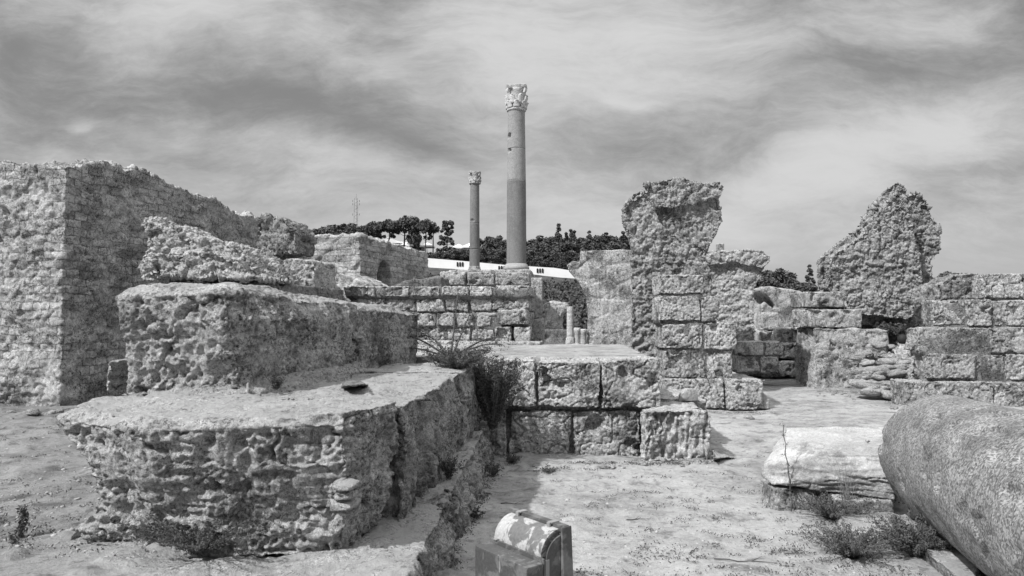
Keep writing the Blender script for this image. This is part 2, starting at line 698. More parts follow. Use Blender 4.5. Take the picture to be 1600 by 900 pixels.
    nt.l.new(hgt, bp.inputs['Height'])
    nt.l.new(bp.outputs[0], b.inputs['Normal'])
    return m


def m_plain(name, v, rough=.8, var=.15, scale=8, bump=.2, bd=.01, spec=.15):
    m = bpy.data.materials.new(name)
    m.use_nodes = True
    nt = NT(m.node_tree)
    nt.n.clear()
    b = principled(nt, rough)
    b.inputs['Specular IOR Level'].default_value = spec
    geo = nt.node('ShaderNodeNewGeometry')
    n = nt.noise(geo.outputs['Position'], scale, 6, .6)
    val_ = nt.math('MULTIPLY', nt.mapr(n, .3, .7, 1 - var, 1 + var, False), v)
    cr = nt.node('ShaderNodeCombineColor')
    for i in range(3):
        nt.l.new(val_, cr.inputs[i])
    nt.l.new(cr.outputs[0], b.inputs['Base Color'])
    if bump:
        bp = nt.node('ShaderNodeBump')
        bp.inputs['Strength'].default_value = bump
        bp.inputs['Distance'].default_value = bd
        nt.l.new(n, bp.inputs['Height'])
        nt.l.new(bp.outputs[0], b.inputs['Normal'])
    return m


M_FORE = m_stone('weathered_sandstone', .48, .16, .85, .55, .58, 1.0, .34, .25, top_pale=.85)
M_ASH = m_stone('ashlar_stone', .51, .15, .82, .72, .42, .75, .36, top_pale=.5)
M_ASHD = m_stone('dark_and_shaded_ashlar', .24, .08, .8, .7, .45, .7, .36)  # dark stone; on the far low blocks its darkness stands in for shade
M_RUB = m_stone('rubble_concrete', .40, .15, .75, .4, .45, .55, .4)
M_RUBL = m_stone('pale_rubble', .50, .21, .45, .25, .45, .6, .34, top_pale=.6)
M_COB = m_stone('coursed_stone', .56, .22, .55, .5, .34, .8, .32, course=(.125, .235, .495))
M_COBL = m_stone('long_coursed_stone', .54, .21, .5, .5, .38, .6, .32, course=(.20, 1.1, .62))
M_FAR = m_stone('far_masonry', .60, .2, .5, .5, .8, .35, .36, .3)
M_MARB = m_stone('white_marble', .60, .28, .8, .3, .6, .7, .12, .25, .2, .25)
M_DARKM = m_stone('grey_shaft_stone', .19, .13, .4, .5, .12, .4, .12, 0, .1, 0)
M_PALE = m_stone('pale_shaft_stone', .35, .24, .4, .5, .12, .4, .10, 0, .1, 0)
M_CAP = m_stone('carved_marble', .60, .34, .5, .2, .3, .6, .2, 0, .2, 0)
M_BARK = m_plain('bark', .10, .95, .3, 12, .6, .03)
M_LEAFD = m_plain('dark_foliage', .10, .85, .45, 1.2, 0)
M_LEAFM = m_plain('scrub_foliage', .085, .85, .4, 1.5, 0)
M_LEAFN = m_plain('weed_leaves', .10, .8, .35, 9, 0)
M_STRAW = m_plain('dry_stalks', .26, .85, .3, 20, 0)
M_WHITE = m_plain('whitewash', .86, .8, .08, .6, .1)
M_HOLE = m_plain('unlit_glass', .03, .4, .1, 1, 0)
M_STEEL = m_plain('galvanised_steel', .25, .5, .2, 3, 0)

# ground
m = bpy.data.materials.new('sandy_ground')
m.use_nodes = True
g_ = NT(m.node_tree)
g_.n.clear()
gb = principled(g_)
P = g_.node('ShaderNodeNewGeometry').outputs['Position']
a1 = g_.noise(P, .45, 8, .6, .5)
a2 = g_.noise(P, 3.2, 9, .66, .4)
a3 = g_.noise(P, 26, 8, .7)
a4 = g_.noise(P, 140, 4, .6)
v = g_.mapr(g_.math('ADD', g_.math('MULTIPLY', a1, .5), g_.math('MULTIPLY', a2, .5)), .42, .60, .44, .27)
v = g_.math('MULTIPLY', v, g_.mapr(a3, .3, .7, .80, 1.18, False))
v = g_.math('MULTIPLY', v, g_.mapr(a4, .3, .7, .86, 1.14, False))
sxy = g_.node('ShaderNodeSeparateXYZ')
g_.l.new(P, sxy.inputs[0])
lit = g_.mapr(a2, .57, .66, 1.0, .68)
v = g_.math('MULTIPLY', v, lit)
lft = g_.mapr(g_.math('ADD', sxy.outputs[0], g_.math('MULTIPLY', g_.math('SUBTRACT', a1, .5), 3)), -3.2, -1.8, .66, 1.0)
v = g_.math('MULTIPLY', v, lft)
dst = g_.mapr(g_.noise(P, 9, 6, .7), .36, .46, .62, 1.0)
v = g_.math('MULTIPLY', v, dst)
# scrub-covered earth up the far hill
far = g_.mapr(g_.math('ADD', sxy.outputs[1], g_.math('MULTIPLY', a1, 8)), 26, 34)
scr = g_.mapr(g_.noise(P, .9, 9, .7), .42, .6, .04, .09)
v = g_.mix(far, v, scr)
cr = g_.node('ShaderNodeCombineColor')
for i in range(3):
    g_.l.new(v, cr.inputs[i])
g_.l.new(cr.outputs[0], gb.inputs['Base Color'])
bp = g_.node('ShaderNodeBump')
bp.inputs['Strength'].default_value = .7
bp.inputs['Distance'].default_value = .05
g_.l.new(g_.math('ADD', g_.noise(P, 14, 12, .78, .3), g_.math('ADD', g_.math('MULTIPLY', a4, .22), g_.math('MULTIPLY', g_.noise(g_.scale(P, (1, 1, 1)), 45, 6, .7), .5))), bp.inputs['Height'])
g_.l.new(bp.outputs[0], gb.inputs['Normal'])
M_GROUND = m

# ------------------------------------------------------------------ ground and hill: one sheet
RIDGE_PX = np.array([-2000, 0, 450, 600, 700, 850, 1000, 1150, 1300, 1450, 1600, 4000], float)
RIDGE_Y = np.array([420, 410, 398, 398, 403, 416, 424, 440, 452, 458, 466, 470], float)


def ground_h(x, y):
    x = np.asarray(x, float)
    y = np.asarray(y, float)
    p = np.stack([x, y, x * 0], -1).reshape(-1, 3)
    sh = x.shape
    h = .035 * fbm(p / 1.6, 3, .5, 5).reshape(sh) + .10 * fbm(p / 7.0, 2, .5, 6).reshape(sh) * sst(np.hypot(x, y), 6, 14)
    # the yard on the left lies a little higher
    left = sst(-x, .9, 2.2) * sst(-y, -16, -11)
    h = h + .30 * left
    near = sst(-np.hypot(x, y), -30, -16)
    fine = (.016 * fbm(p / .16, 4, .65, 8) + .020 * sst(vn(p / .33, 9), .15, .5) * np.where(x.ravel() < -1, 1.6, .8)).reshape(sh)
    h = h + near * fine
    Y = np.maximum(y, 1)
    px = 800 + FPX * x / Y
    ry = np.interp(px, RIDGE_PX, RIDGE_Y)
    H = EYE + (HOR - ry) / FPX * 100
    fr = np.interp(y, [-1e5, 26, 50, 79, 83, 100, 1e5], [0, 0, .32, .70, .76, 1, 1])
    w = sst(-np.abs(px - 800), -3200, -2200)
    h = h * (1 - fr) + fr * H * w + fr * .5 * fbm(p / 9.0, 3, .5, 10).reshape(sh)
    return h


def gz(x, y):
    return float(ground_h(np.array([x]), np.array([y]))[0])


def build_ground():
    th = np.concatenate([np.linspace(-180, -52, 20)[:-1], np.linspace(-52, 52, 620), np.linspace(52, 180, 20)[1:-1]])
    rr = np.concatenate([[0.3, 1.2, 2.0], np.geomspace(2.6, 130, 560), np.geomspace(140, 4500, 26)])
    T, R_ = np.meshgrid(np.radians(th), rr)
    X = R_ * np.sin(T)
    Y = R_ * np.cos(T)
    Z = ground_h(X, Y)
    nr, nt_ = X.shape
    V = np.stack([X, Y, Z], -1).reshape(-1, 3)
    V = np.vstack([V, [[0, 0, gz(0, 0)]]])
    i, j = np.meshgrid(np.arange(nr - 1), np.arange(nt_), indexing='ij')
    j2 = (j + 1) % nt_
    F = np.stack([i * nt_ + j, i * nt_ + j2, (i + 1) * nt_ + j2, (i + 1) * nt_ + j], -1).reshape(-1, 4)
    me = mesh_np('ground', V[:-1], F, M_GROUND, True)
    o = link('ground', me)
    tag(o, kind='structure')


build_ground()

# ------------------------------------------------------------------ foreground blocks, left
def Lz(pts, z):
    return [G(a, b, z) for a, b in pts]


ER = d_eroded(1.0, 1.0, 1.0, .0, 1.0)
# the step: a long low course carrying the blocks
_s = loft([[Vector(q) for q in r] for r in (
    [(-2.9, 2.2, -.1), (-.52, 2.2, -.1), (-.40, 3.4, -.1), (-.36, 4.8, -.1), (-.20, 8.38, -.1), (-1.3, 8.38, -.1), (-2.9, 6.4, -.1)],
    [(-2.9, 2.2, .24), (-.60, 2.2, .30), (-.53, 3.45, .31), (-.45, 4.8, .34), (-.27, 8.38, .42), (-1.3, 8.38, .42), (-2.9, 6.4, .24)])])
o = stone('stone_step', [_s], .017, d_eroded(1.15, .3, .9, .8, 1.2), M_FORE)
tag(o, 'long low stone step running back beneath the foreground blocks to the near wall', 'stone step')

rings = [
    [(-2.68, 4.24, .26), (-2.12, 4.08, .26), (-1.5, 4.02, .28), (-.95, 4.00, .28), (-.80, 4.42, .28), (-.80, 4.62, .28), (-2.6, 4.95, .28)],
    [(-2.46, 4.20, .48), (-2.04, 4.00, .50), (-1.5, 3.93, .55), (-.90, 3.93, .55), (-.75, 4.42, .55), (-.80, 4.62, .55), (-2.5, 4.95, .55)],
    [(-2.50, 4.16, .80), (-2.00, 3.86, .80), (-1.5, 3.86, .80), (-.90, 3.88, .80), (-.72, 4.44, .80), (-.80, 4.62, .80), (-2.7, 4.95, .80)],
    [(-2.78, 4.30, 1.00), (-2.02, 3.84, 1.00), (-1.5, 3.84, 1.01), (-.92, 3.90, 1.03), (-.70, 4.44, 1.04), (-.80, 4.62, 1.04), (-2.85, 4.95, 1.0)],
    [(-2.72, 4.35, 1.06), (-1.95, 3.90, 1.05), (-1.5, 3.90, 1.06), (-.94, 3.96, 1.08), (-.72, 4.46, 1.09), (-.80, 4.62, 1.09), (-2.80, 4.95, 1.05)]]
o = stone('stone_block', [loft([[Vector(q) for q in r] for r in rings])], .0095, d_eroded(1.0, .8, 1.05, .25, 1.0), M_FORE)
tag(o, 'huge honeycombed sandstone block filling the lower left foreground, overhanging on its left', 'stone block')

o = stone('stone_block', [loft([[Vector(q) for q in r] for r in (
    [(-.72, 4.55, .28), (-.56, 5.6, .30), (-.44, 7.0, .33), (-2.6, 7.0, .30), (-2.75, 5.1, .28), (-1.8, 4.75, .28)],
    [(-.66, 4.55, .75), (-.55, 5.6, .75), (-.42, 7.0, .75), (-2.6, 7.0, .75), (-2.75, 5.1, .75), (-1.8, 4.75, .75)],
    [(-.70, 4.55, 1.06), (-.60, 5.6, 1.07), (-.50, 7.0, 1.08), (-2.6, 7.0, 1.06), (-2.75, 5.1, 1.05), (-1.8, 4.75, 1.06)])])],
    .014, d_eroded(.9, .2, .8, .9, 1.0), M_FORE)
tag(o, 'fluted block behind the huge foreground block, a small dark stone on its flat top', 'stone block')
o = stone('stone_block', [loft([[Vector(q) for q in r] for r in (
    [(-.44, 7.04, .2), (-.30, 8.36, .2), (-2.9, 9.6, .2), (-2.7, 7.04, .2)],
    [(-.50, 7.04, 1.08), (-.36, 8.36, 1.1), (-2.9, 9.6, 1.08), (-2.7, 7.04, 1.08)])])],
    .022, d_eroded(.9, .2, .8, .9, .7), M_FORE)
tag(o, 'shaded sandstone block at the inner corner of the terrace, half hidden by the shrub', 'stone block')

# upper course
o = stone('stone_block', [loft([[Vector(q) for q in r] for r in (
    [(-2.98, 5.40, 1.02), (-2.1, 5.28, 1.02), (-1.86, 5.75, 1.02), (-1.62, 7.35, 1.02), (-3.0, 7.5, 1.02)],
    [(-2.92, 5.42, 1.20), (-2.05, 5.30, 1.20), (-1.82, 5.8, 1.20), (-1.56, 7.35, 1.20), (-3.0, 7.5, 1.20)],
    [(-2.98, 5.36, 1.60), (-2.08, 5.16, 1.60), (-1.78, 5.7, 1.60), (-1.56, 7.3, 1.60), (-3.05, 7.5, 1.60)],
    [(-3.06, 5.42, 1.78), (-2.12, 5.20, 1.80), (-1.84, 5.8, 1.78), (-1.60, 7.3, 1.76), (-3.05, 7.5, 1.76)],
    [(-2.98, 5.55, 1.87), (-2.2, 5.4, 1.88), (-2.0, 5.8, 1.87), (-1.72, 7.2, 1.80), (-2.95, 7.4, 1.82)])])],
    .0115, d_eroded(1.0, .0, 1.25, .30, 1.1), M_FORE)
tag(o, 'deeply pitted square block standing on the upper left course, its left end catching the sun', 'stone block')
o = stone('stone_block', [loft([[Vector(q) for q in r] for r in (
    [(-1.58, 7.42, 1.04), (-1.22, 9.2, 1.04), (-2.6, 9.4, 1.04), (-2.9, 7.55, 1.04)],
    [(-1.62, 7.42, 1.70), (-1.20, 9.2, 1.68), (-2.6, 9.4, 1.68), (-2.9, 7.55, 1.70)],
    [(-1.76, 7.42, 1.80), (-1.34, 9.1, 1.76), (-2.6, 9.3, 1.76), (-2.9, 7.6, 1.78)])])],
    .016, d_eroded(.9, .1, .9, .5, .9), M_FORE)
tag(o, 'smoother long block with a slanting crack, end to end behind the pitted square block', 'stone block')
o = stone('soil_bank', [loft([[Vector((-2.75, 5.15, .98)), Vector((-1.9, 5.05, .98)), Vector((-1.35, 6.0, .98)), Vector((-1.35, 7.4, .98)), Vector((-2.6, 7.4, .98))],
                             [Vector((-2.6, 5.45, 1.14)), Vector((-2.0, 5.4, 1.17)), Vector((-1.62, 6.1, 1.19)), Vector((-1.55, 7.3, 1.16)), Vector((-2.6, 7.4, 1.15))]])], .016, d_rubble(.35, .07, .05), M_FORE)
tag(o, 'thin bank of washed soil along the foot of the pitted square block', 'soil bank')
o = stone('stone_lump', [loft([[G(165, 612, 1.0), G(228, 610, 1.0), Vector((-2.8, 5.8, 1.0)), Vector((-3.35, 6.0, 1.0))],
                               [W(170, 566, 5.45), W(226, 556, 5.45), W(226, 556, 6.1), W(172, 564, 6.1)]])], .014, d_ashlar(.8), M_FORE)
tag(o, 'small crumbling stone against the left foot of the pitted square block', 'stone')
o = stone('loose_stone', [loft([[G(532, 607, 1.08), G(578, 604, 1.08), G(566, 597, 1.08), G(535, 598, 1.08)],
                                [G(536, 603, 1.12), G(572, 600, 1.13), G(562, 594, 1.13), G(540, 595, 1.12)]])], .008, d_ashlar(.3), M_ASHD)
tag(o, 'small dark loose stone lying on the flat top of the fluted block', 'stone')

# ------------------------------------------------------------------ big left wall
F10, R10 = FR(10)
R14 = Vector((.22, .975, 0)).normalized()
F14 = Vector((R14.y, -R14.x, 0))
C = G(92, 640, .28)
prof = [(92, 660), (104, 256), (150, 260), (180, 265), (215, 268), (270, 285), (300, 298), (330, 318), (365, 330), (400, 341), (430, 352), (470, 366), (485, 372), (490, 520)]
pts = [FP(a, b, C, R14) for a, b in prof]
pts[0].z = -.2
pts[-1].z = -.2
wall = stone('ruined_wall', [prism(pts, -F14 * 3.4)], .022, d_course(F14, .125, .038, .235, 1.0, .05, .34), M_COB)
tag(wall, 'massive ruined wall of coursed rubble filling the left edge, its corner between sun and shade', 'ruined wall')

# lumps behind the foreground blocks
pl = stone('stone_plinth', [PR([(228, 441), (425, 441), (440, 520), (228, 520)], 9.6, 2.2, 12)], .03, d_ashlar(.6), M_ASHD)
tag(pl, 'smooth dark plinth just showing under the pale jagged lump, behind the pitted block', 'stone plinth')
o = stone('rubble_lump', [PR([(219, 338), (240, 336), (262, 352), (290, 368), (335, 371), (365, 380), (388, 402), (405, 425), (410, 438), (222, 438), (214, 415), (226, 385)], 9.4, .9, 14, .85),
                          PR([(240, 395), (330, 392), (370, 405), (395, 436), (225, 436)], 9.15, 1.0, 14)], .016, d_rubble(.75, .09, .04), M_RUBL)
tag(o, 'pale jagged concrete lump pointing up at its left end, before the massive wall', 'rubble lump')
o = stone('rubble_bank', [PR([(352, 378), (395, 402), (420, 425), (440, 450), (442, 520), (330, 520), (332, 400)], 11.5, 2.0, 10, .9)], .032, d_rubble(1.0, .18, .08), M_RUB)
tag(o, 'dark broken bank of rubble between the pale jagged lump and the tilted square lump', 'rubble bank')
o = stone('rubble_lump', [PR([(400, 336), (418, 332), (446, 342), (456, 356), (462, 372), (464, 400), (400, 402), (396, 380)], 13.0, .9, 14, .85)], .032, d_rubble(.75, .14, .055), M_RUB)
tag(o, 'square pitted concrete lump perched on a pale base at the massive wall\'s end', 'rubble lump')
o = stone('stone_block', [PR([(392, 405), (470, 404), (492, 408), (494, 520), (392, 520)], 12.6, .85, 10)], .032, d_eroded(1.1, 0, 1.3, 0, 1.3), M_RUBL)
tag(o, 'pale hollowed base block carrying the square concrete lump', 'stone block')
o = stone('stone_pier', [PR([(521, 428), (545, 430), (575, 445), (578, 520), (521, 520)], 17.5, 2.0, 10)], .04, d_course(F10, .14, .05, .2), M_COB)
tag(o, 'small sunlit pier of little stones right of the pale hollowed base', 'stone pier')

# coursed wall with dark archway
C = W(560, 500, 24)
_, Rf = FR(14)
cut = prism([FP(a, b, C, Rf) for a, b in [(581, 470), (583, 425), (588, 411), (594, 407), (600, 413), (603, 430), (604, 470)]], Vector((-3.1, .8, 0)))
cut = ([p + Vector((.5, -.12, 0)) for p in cut[0]], cut[1])
cut2 = prism([FP(a, b, C - Rf.cross(Vector((0, 0, 1))) * .35, Rf) for a, b in [(580, 470), (580, 412), (612, 412), (612, 470)]], Vector((-1.7, .4, 0)))
o = stone('arched_wall', [PR([(430, 376), (482, 370), (500, 366), (545, 365), (562, 368), (562, 470), (430, 470)], 24, 6.5, 14),
                          PR([(585, 392), (634, 398), (640, 470), (585, 470)], 30.5, 1.2, 14)], .045,
          d_course(F10, .20, .06, 1.1, 1.0, .15, .2), M_COBL, cuts=[cut, cut2])
tag(o, 'long coursed ruin with a dark pointed archway in its shaded side, left of the small column', 'ruined wall')
o = stone('stone_wall_end', [PR([(612, 388), (640, 402), (648, 440), (612, 445)], 33, 1.2, 10)], .06, d_course(F10, .25, .1, .4), M_COB)
tag(o, 'rough tapering wall end just left of the white wall with triple windows', 'ruined wall')


# ------------------------------------------------------------------ ashlar walls made of big blocks
def ashlar(name, label, cat, rows, Y, depth, mat, ang=10, vox=None, k=1.0, core=True, anchor=None, joint=.012, coremat=None, style=None, core_in=.05):
    """rows: (ytop, ybottom, [x edges], setback).  Each block is a part of the wall."""
    F, R = FR(ang)
    xs = [x for r in rows for x in r[2]]
    ax_ = anchor if anchor is not None else sum(xs) / len(xs)
    C = W(ax_, 500, Y)
    lo = min(W(ax_, r[1], Y).z for r in rows)
    root = thing(name, label, cat, (C.x, C.y, lo))
    vox = vox or max(.014, Y * .0018)
    rnd = random.Random(hash((name, len(rows), xs[0])) & 0xffff if False else int(xs[0] * 13 + Y * 7))
    for r in rows:
        yt, yb, ed = r[0], r[1], r[2]
        sb = r[3] if len(r) > 3 else 0
        z1 = W(ax_, yt, Y).z
        z0 = W(ax_, yb, Y).z
        for a, b in zip(ed[:-1], ed[1:]):
            Pa = FP(a, 500, C + R * sb, F)
            Pb = FP(b, 500, C + R * sb, F)
            w = (Pb - Pa).dot(F)
            j = rnd.uniform(-.045, .045)
            o_ = Vector((Pa.x, Pa.y, z0)) + F * joint + R * (j)
            v_, f_ = obox(o_, F, R, (z1 - z0) - joint * .6 + rnd.uniform(-.01, .01), w - 2 * joint, depth)
            v_ = [p + Vector((rnd.uniform(-1, 1), rnd.uniform(-1, 1), rnd.uniform(-.6, .6))) * .030 for p in v_]
            stone('stone_block', [(v_, f_)], vox, style or d_ashlar(k), mat, root)
    if core:
        zt = max(W(ax_, r[0], Y).z for r in rows)
        shp = []
        for r in rows:
            sb = r[3] if len(r) > 3 else 0
            Pa = FP(r[2][0], 500, C + R * sb, F)
            Pb = FP(r[2][-1], 500, C + R * sb, F)
            z1 = W(ax_, r[0], Y).z
            z0 = W(ax_, r[1], Y).z
            o_ = Vector((Pa.x, Pa.y, z0 - .05)) + F * .03 + R * core_in
            shp.append(obox(o_, F, R, (z1 - z0), (Pb - Pa).dot(F) - .06, max(depth - .1, .1)))
        stone('mortar_core', shp, vox * 2, d_ashlar(.3), coremat or M_ASHD, root)
    return root


# two-course wall, centre, near
o = ashlar('block_wall', 'near two-course wall of big pitted blocks edging the terrace in the centre', 'stone wall',
           [(561, 637, [752, 838, 939, 1034], 0.0), (640, 716, [742, 792, 894, 1004], .05)],
           8.4, .85, M_ASH, 3, .0125, 1.15, anchor=900, joint=.026, core_in=.12)
o = stone('stone_block', [PR([(1006, 644), (1060, 640), (1106, 643), (1113, 660), (1113, 722), (1006, 722)], 8.05, .9, 3)], .0125, d_eroded(1.0, 0, 1.0, 1.3, .9), M_ASH)
tag(o, 'low eroded end block jutting right from the foot of the near two-course wall', 'stone block')
o = stone('fallen_stone', [loft([[G(1114, 722, -.03), G(1165, 718, -.03), G(1150, 704, -.03), G(1114, 700, -.03)], [G(1114, 716, .12), G(1140, 714, .05), G(1130, 704, .05), G(1114, 702, .14)]])], .012, d_eroded(.4, 0, .8, 0, .8), M_ASH)
tag(o, 'small low stone on the sand beside the eroded end block', 'stone')
pf = stone('stone_platform', [loft([[Vector(q) for q in r] for r in (
    [(-3.0, 9.3, .1), (-.3, 9.1, .1), (1.85, 8.95, .1), (2.25, 13.8, .1), (-3.0, 14.2, .1)],
    [(-3.0, 9.3, 1.12), (-.3, 9.1, 1.12), (1.78, 8.95, 1.12), (2.2, 13.8, 1.12), (-3.0, 14.2, 1.12)])])], .035,
    d_eroded(.4, 0, .3, 0, .5), M_GROUND)
tag(pf, 'flat pale terrace top behind the near two-course wall', 'stone platform')
o = stone('stone_slab', [PR([(1034, 622), (1105, 625), (1108, 660), (1034, 660)], 9.0, 1.4, 3)], .02, d_ashlar(.6), M_ASH)
tag(o, 'low slab between the two-course wall and the tall block pillar, under the white boulder', 'stone slab')
o = stone('marble_boulder', [PR([(1062, 629), (1065, 615), (1073, 607), (1085, 607), (1091, 616), (1093, 629)], 8.80, .24, 0, .8)], .012, d_ashlar(.3), M_MARB)
tag(o, 'small white rounded marble boulder in front of the tall block pillar', 'marble boulder')

# mid terrace courses under the columns
o = ashlar('terrace_wall', 'long stack of block courses with an overhanging upper course, below the two columns', 'stone wall',
           [(446, 463, [536, 585, 640, 688, 734, 770, 829], -.05), (465, 486, [545, 600, 650, 694, 733, 768, 829], .07),
            (488, 510, [600, 650, 680, 712, 742, 778, 829], .03), (512, 532, [600, 655, 700, 736, 772, 829], .06)],
           14.2, 1.4, M_ASH, 6, .024, 1.2, anchor=700)
o = ashlar('stone_footing', 'broad pale footing at the base of the long terrace wall', 'stone footing',
           [(533, 552, [640, 705, 775, 846], .0)], 13.6, .7, M_RUBL, 6, .030, 1.0, anchor=740, core=False)
o = ashlar('stone_buttress', 'stack of broken blocks standing forward at the right end of the terrace wall', 'stone buttress',
           [(482, 508, [776, 826]), (509, 536, [770, 800, 830])], 13.75, .5, M_ASH, 6, .028, 1.2, anchor=800, core=False)
o = ashlar('podium_wall', 'upper course of blocks directly beneath the tall column', 'stone podium',
           [(424, 446, [686, 728, 772, 829], 0)], 22.0, 4.5, M_ASH, 4, .045, 1.6, anchor=760, core=False)
o = stone('column_podium', [PR([(700, 421), (830, 420), (830, 520), (690, 520)], 26.7, 6.0, 4)], .07, d_ashlar(1.5), M_ASH)
tag(o, 'raised podium top on which both columns stand', 'stone podium')
o = stone('earth_bank', [PR([(600, 452), (640, 436), (690, 432), (700, 520), (600, 520)], 20.5, 2.5, 4)], .06, d_eroded(.8, 0, .5, 0, 1.5), M_ASHD)
tag(o, 'dark scrubby bank left of the course beneath the tall column', 'earth bank')
# slim lit pier
root = thing('brick_pier', 'slim pier of thin pale courses rising beside the right end of the terrace wall', 'brick pier', W(838, 548, 15.2))
stone('pier_shaft', [PR([(830, 434), (847, 434), (847, 498), (830, 498)], 15.2, .3, 6)], .018, d_course(F10, .055, .012, .4, .5), M_RUBL, root)
stone('pier_foot', [PR([(829, 498), (848, 498), (848, 556), (829, 556)], 15.15, .4, 6)], .022, d_course(F10, .12, .03, .2, .6), M_ASH, root)


# ------------------------------------------------------------------ columns
def lathe(profile, seg=40):
    V = []
    for r, z in profile:
        for i in range(seg):
            a = 2 * math.pi * i / seg
            V.append((r * math.cos(a), r * math.sin(a), z))
    F_ = []
    for k in range(len(profile) - 1):
        for i in range(seg):
            j = (i + 1) % seg
            F_.append((k * seg + i, k * seg + j, (k + 1) * seg + j, (k + 1) * seg + i))
    F_.append(tuple(range(seg - 1, -1, -1)))
    F_.append(tuple((len(profile) - 1) * seg + i for i in range(seg)))
    return V, F_


def pmesh(name, V, F_, mat, smooth=True):
    me = bpy.data.meshes.new(name)
    me.from_pydata([tuple(p) for p in V], [], [tuple(f) for f in F_])
    bm = bmesh.new()
    bm.from_mesh(me)
    bmesh.ops.recalc_face_normals(bm, faces=bm.faces)
    bm.to_mesh(me)
    bm.free()
    if smooth:
        me.polygons.foreach_set('use_smooth', np.ones(len(me.polygons), bool))
    me.materials.append(mat)
    return me


def shaft(r0, r1, z0, z1, name, mat, parent, chip=None, seg=56, n=70, seed=3):
    zs = np.linspace(z0, z1, n)
    prof = [(r0 + (r1 - r0) * (z - z0) / (z1 - z0), z) for z in zs]
    prof = [(prof[0][0] * .97, z0)] + prof + [(prof[-1][0] * .97, z1)]
    V, F_ = lathe(prof, seg)
    V = np.array(V)
    rr = np.hypot(V[:, 0], V[:, 1])
    d = .006 * fbm(V / .25, 3, .5, seed)
    if chip is not None:
        for (a, z, s, dp) in chip:
            cxp = np.array([math.cos(a) * r0, math.sin(a) * r0, z])
            dist = np.linalg.norm((V - cxp) * np.array([1, 1, 1.4]), axis=1)
            d -= dp * sst(-dist, -s, -s * .4)
    V[:, :2] *= ((rr + d) / np.maximum(rr, 1e-4))[:, None]
    return link(name, pmesh(name, V, F_, mat), parent)


def capital(r, h, z0, parent, mat, leaves=(8, 8), seed=0):
    """Corinthian capital: bell, two rings of acanthus leaves, corner volutes, chipped abacus"""
    bell = [(r * .98, z0), (r * .95, z0 + h * .2), (r * .98, z0 + h * .5), (r * 1.1, z0 + h * .75), (r * 1.3, z0 + h * .86)]
    V, F_ = lathe(bell, 32)
    cap = link('capital', pmesh('capital', V, F_, mat), parent)
    rnd = random.Random(seed)
    LV, LF = [], []
    for ring, (zb, hh, rb) in enumerate(((0.02, .36, 1.0), (.18, .48, 1.05))):
        nl = leaves[ring]
        for k in range(nl):
            a = 2 * math.pi * (k + .5 * ring) / nl
            wl = r * 2.2 * math.pi / nl * .42
            base = len(LV)
            steps = 7
            for s in range(steps):
                t = s / (steps - 1)
                out = r * rb + r * (.06 + .34 * t ** 2.2)
                zz = z0 + h * (zb + hh * (t if t < .85 else .85 - (t - .85) * .6))
                wd = wl * (1 - .65 * t ** 2) * (1 + .12 * math.sin(t * 20))
                for e in (-1, -.5, 0, .5, 1):
                    bulge = (1 - abs(e)) * r * .09
                    th_ = a + e * wd / out
                    rr_ = out + bulge + rnd.uniform(-.01, .01) * r
                    LV.append((rr_ * math.cos(th_), rr_ * math.sin(th_), zz))
            for s in range(steps - 1):
                for e in range(4):
                    q = base + s * 5 + e
                    LF.append((q, q + 1, q + 6, q + 5))
    me = pmesh('acanthus_leaves', LV, LF, mat)
    lo = link('acanthus_leaves', me, cap)
    sd = lo.modifiers.new('s', 'SOLIDIFY')
    sd.thickness = r * .12
    sd.offset = -1
    # volutes at the corners
    VV, VF = [], []
    for k in range(4):
        a = math.pi / 4 + k * math.pi / 2
        c = Vector((math.cos(a) * r * 1.36, math.sin(a) * r * 1.36, z0 + h * .76))
        tx = Vector((-math.sin(a), math.cos(a), 0))
        rx = Vector((math.cos(a), math.sin(a), 0))
        b0 = len(VV)
        for side in (-1, 1):
            for i in range(12):
                t = 2 * math.pi * i / 12
                VV.append(c + tx * side * r * .12 + rx * math.cos(t) * r * .2 + Vector((0, 0, math.sin(t) * h * .11)))
        for i in range(12):
            j = (i + 1) % 12
            VF.append((b0 + i, b0 + j, b0 + 12 + j, b0 + 12 + i))
        VF.append(tuple(b0 + i for i in range(12)))
        VF.append(tuple(b0 + 12 + i for i in range(12)))
    link('volutes', pmesh('volutes', VV, VF, mat, False), cap)
    # concave-sided abacus
    ring = []
    for i in range(48):
        a = 2 * math.pi * i / 48
        q = abs(math.cos(2 * (a)))
        ring.append((r * (1.28 + .34 * (1 - q) ** 1.6) * (1 + rnd.uniform(-.03, .02)), a))
    rows_ = []
    for z, s in ((z0 + h * .84, .94), (z0 + h * .9, 1.0), (z0 + h * .98, 1.03), (z0 + h * 1.0, .97)):
        rows_.append([Vector((R_ * s * math.cos(a), R_ * s * math.sin(a), z + h * .02 * math.sin(3 * a + seed))) for R_, a in ring])
    V, F_ = loft(rows_)
    link('abacus', pmesh('abacus', V, F_, mat, False), cap)
    return cap


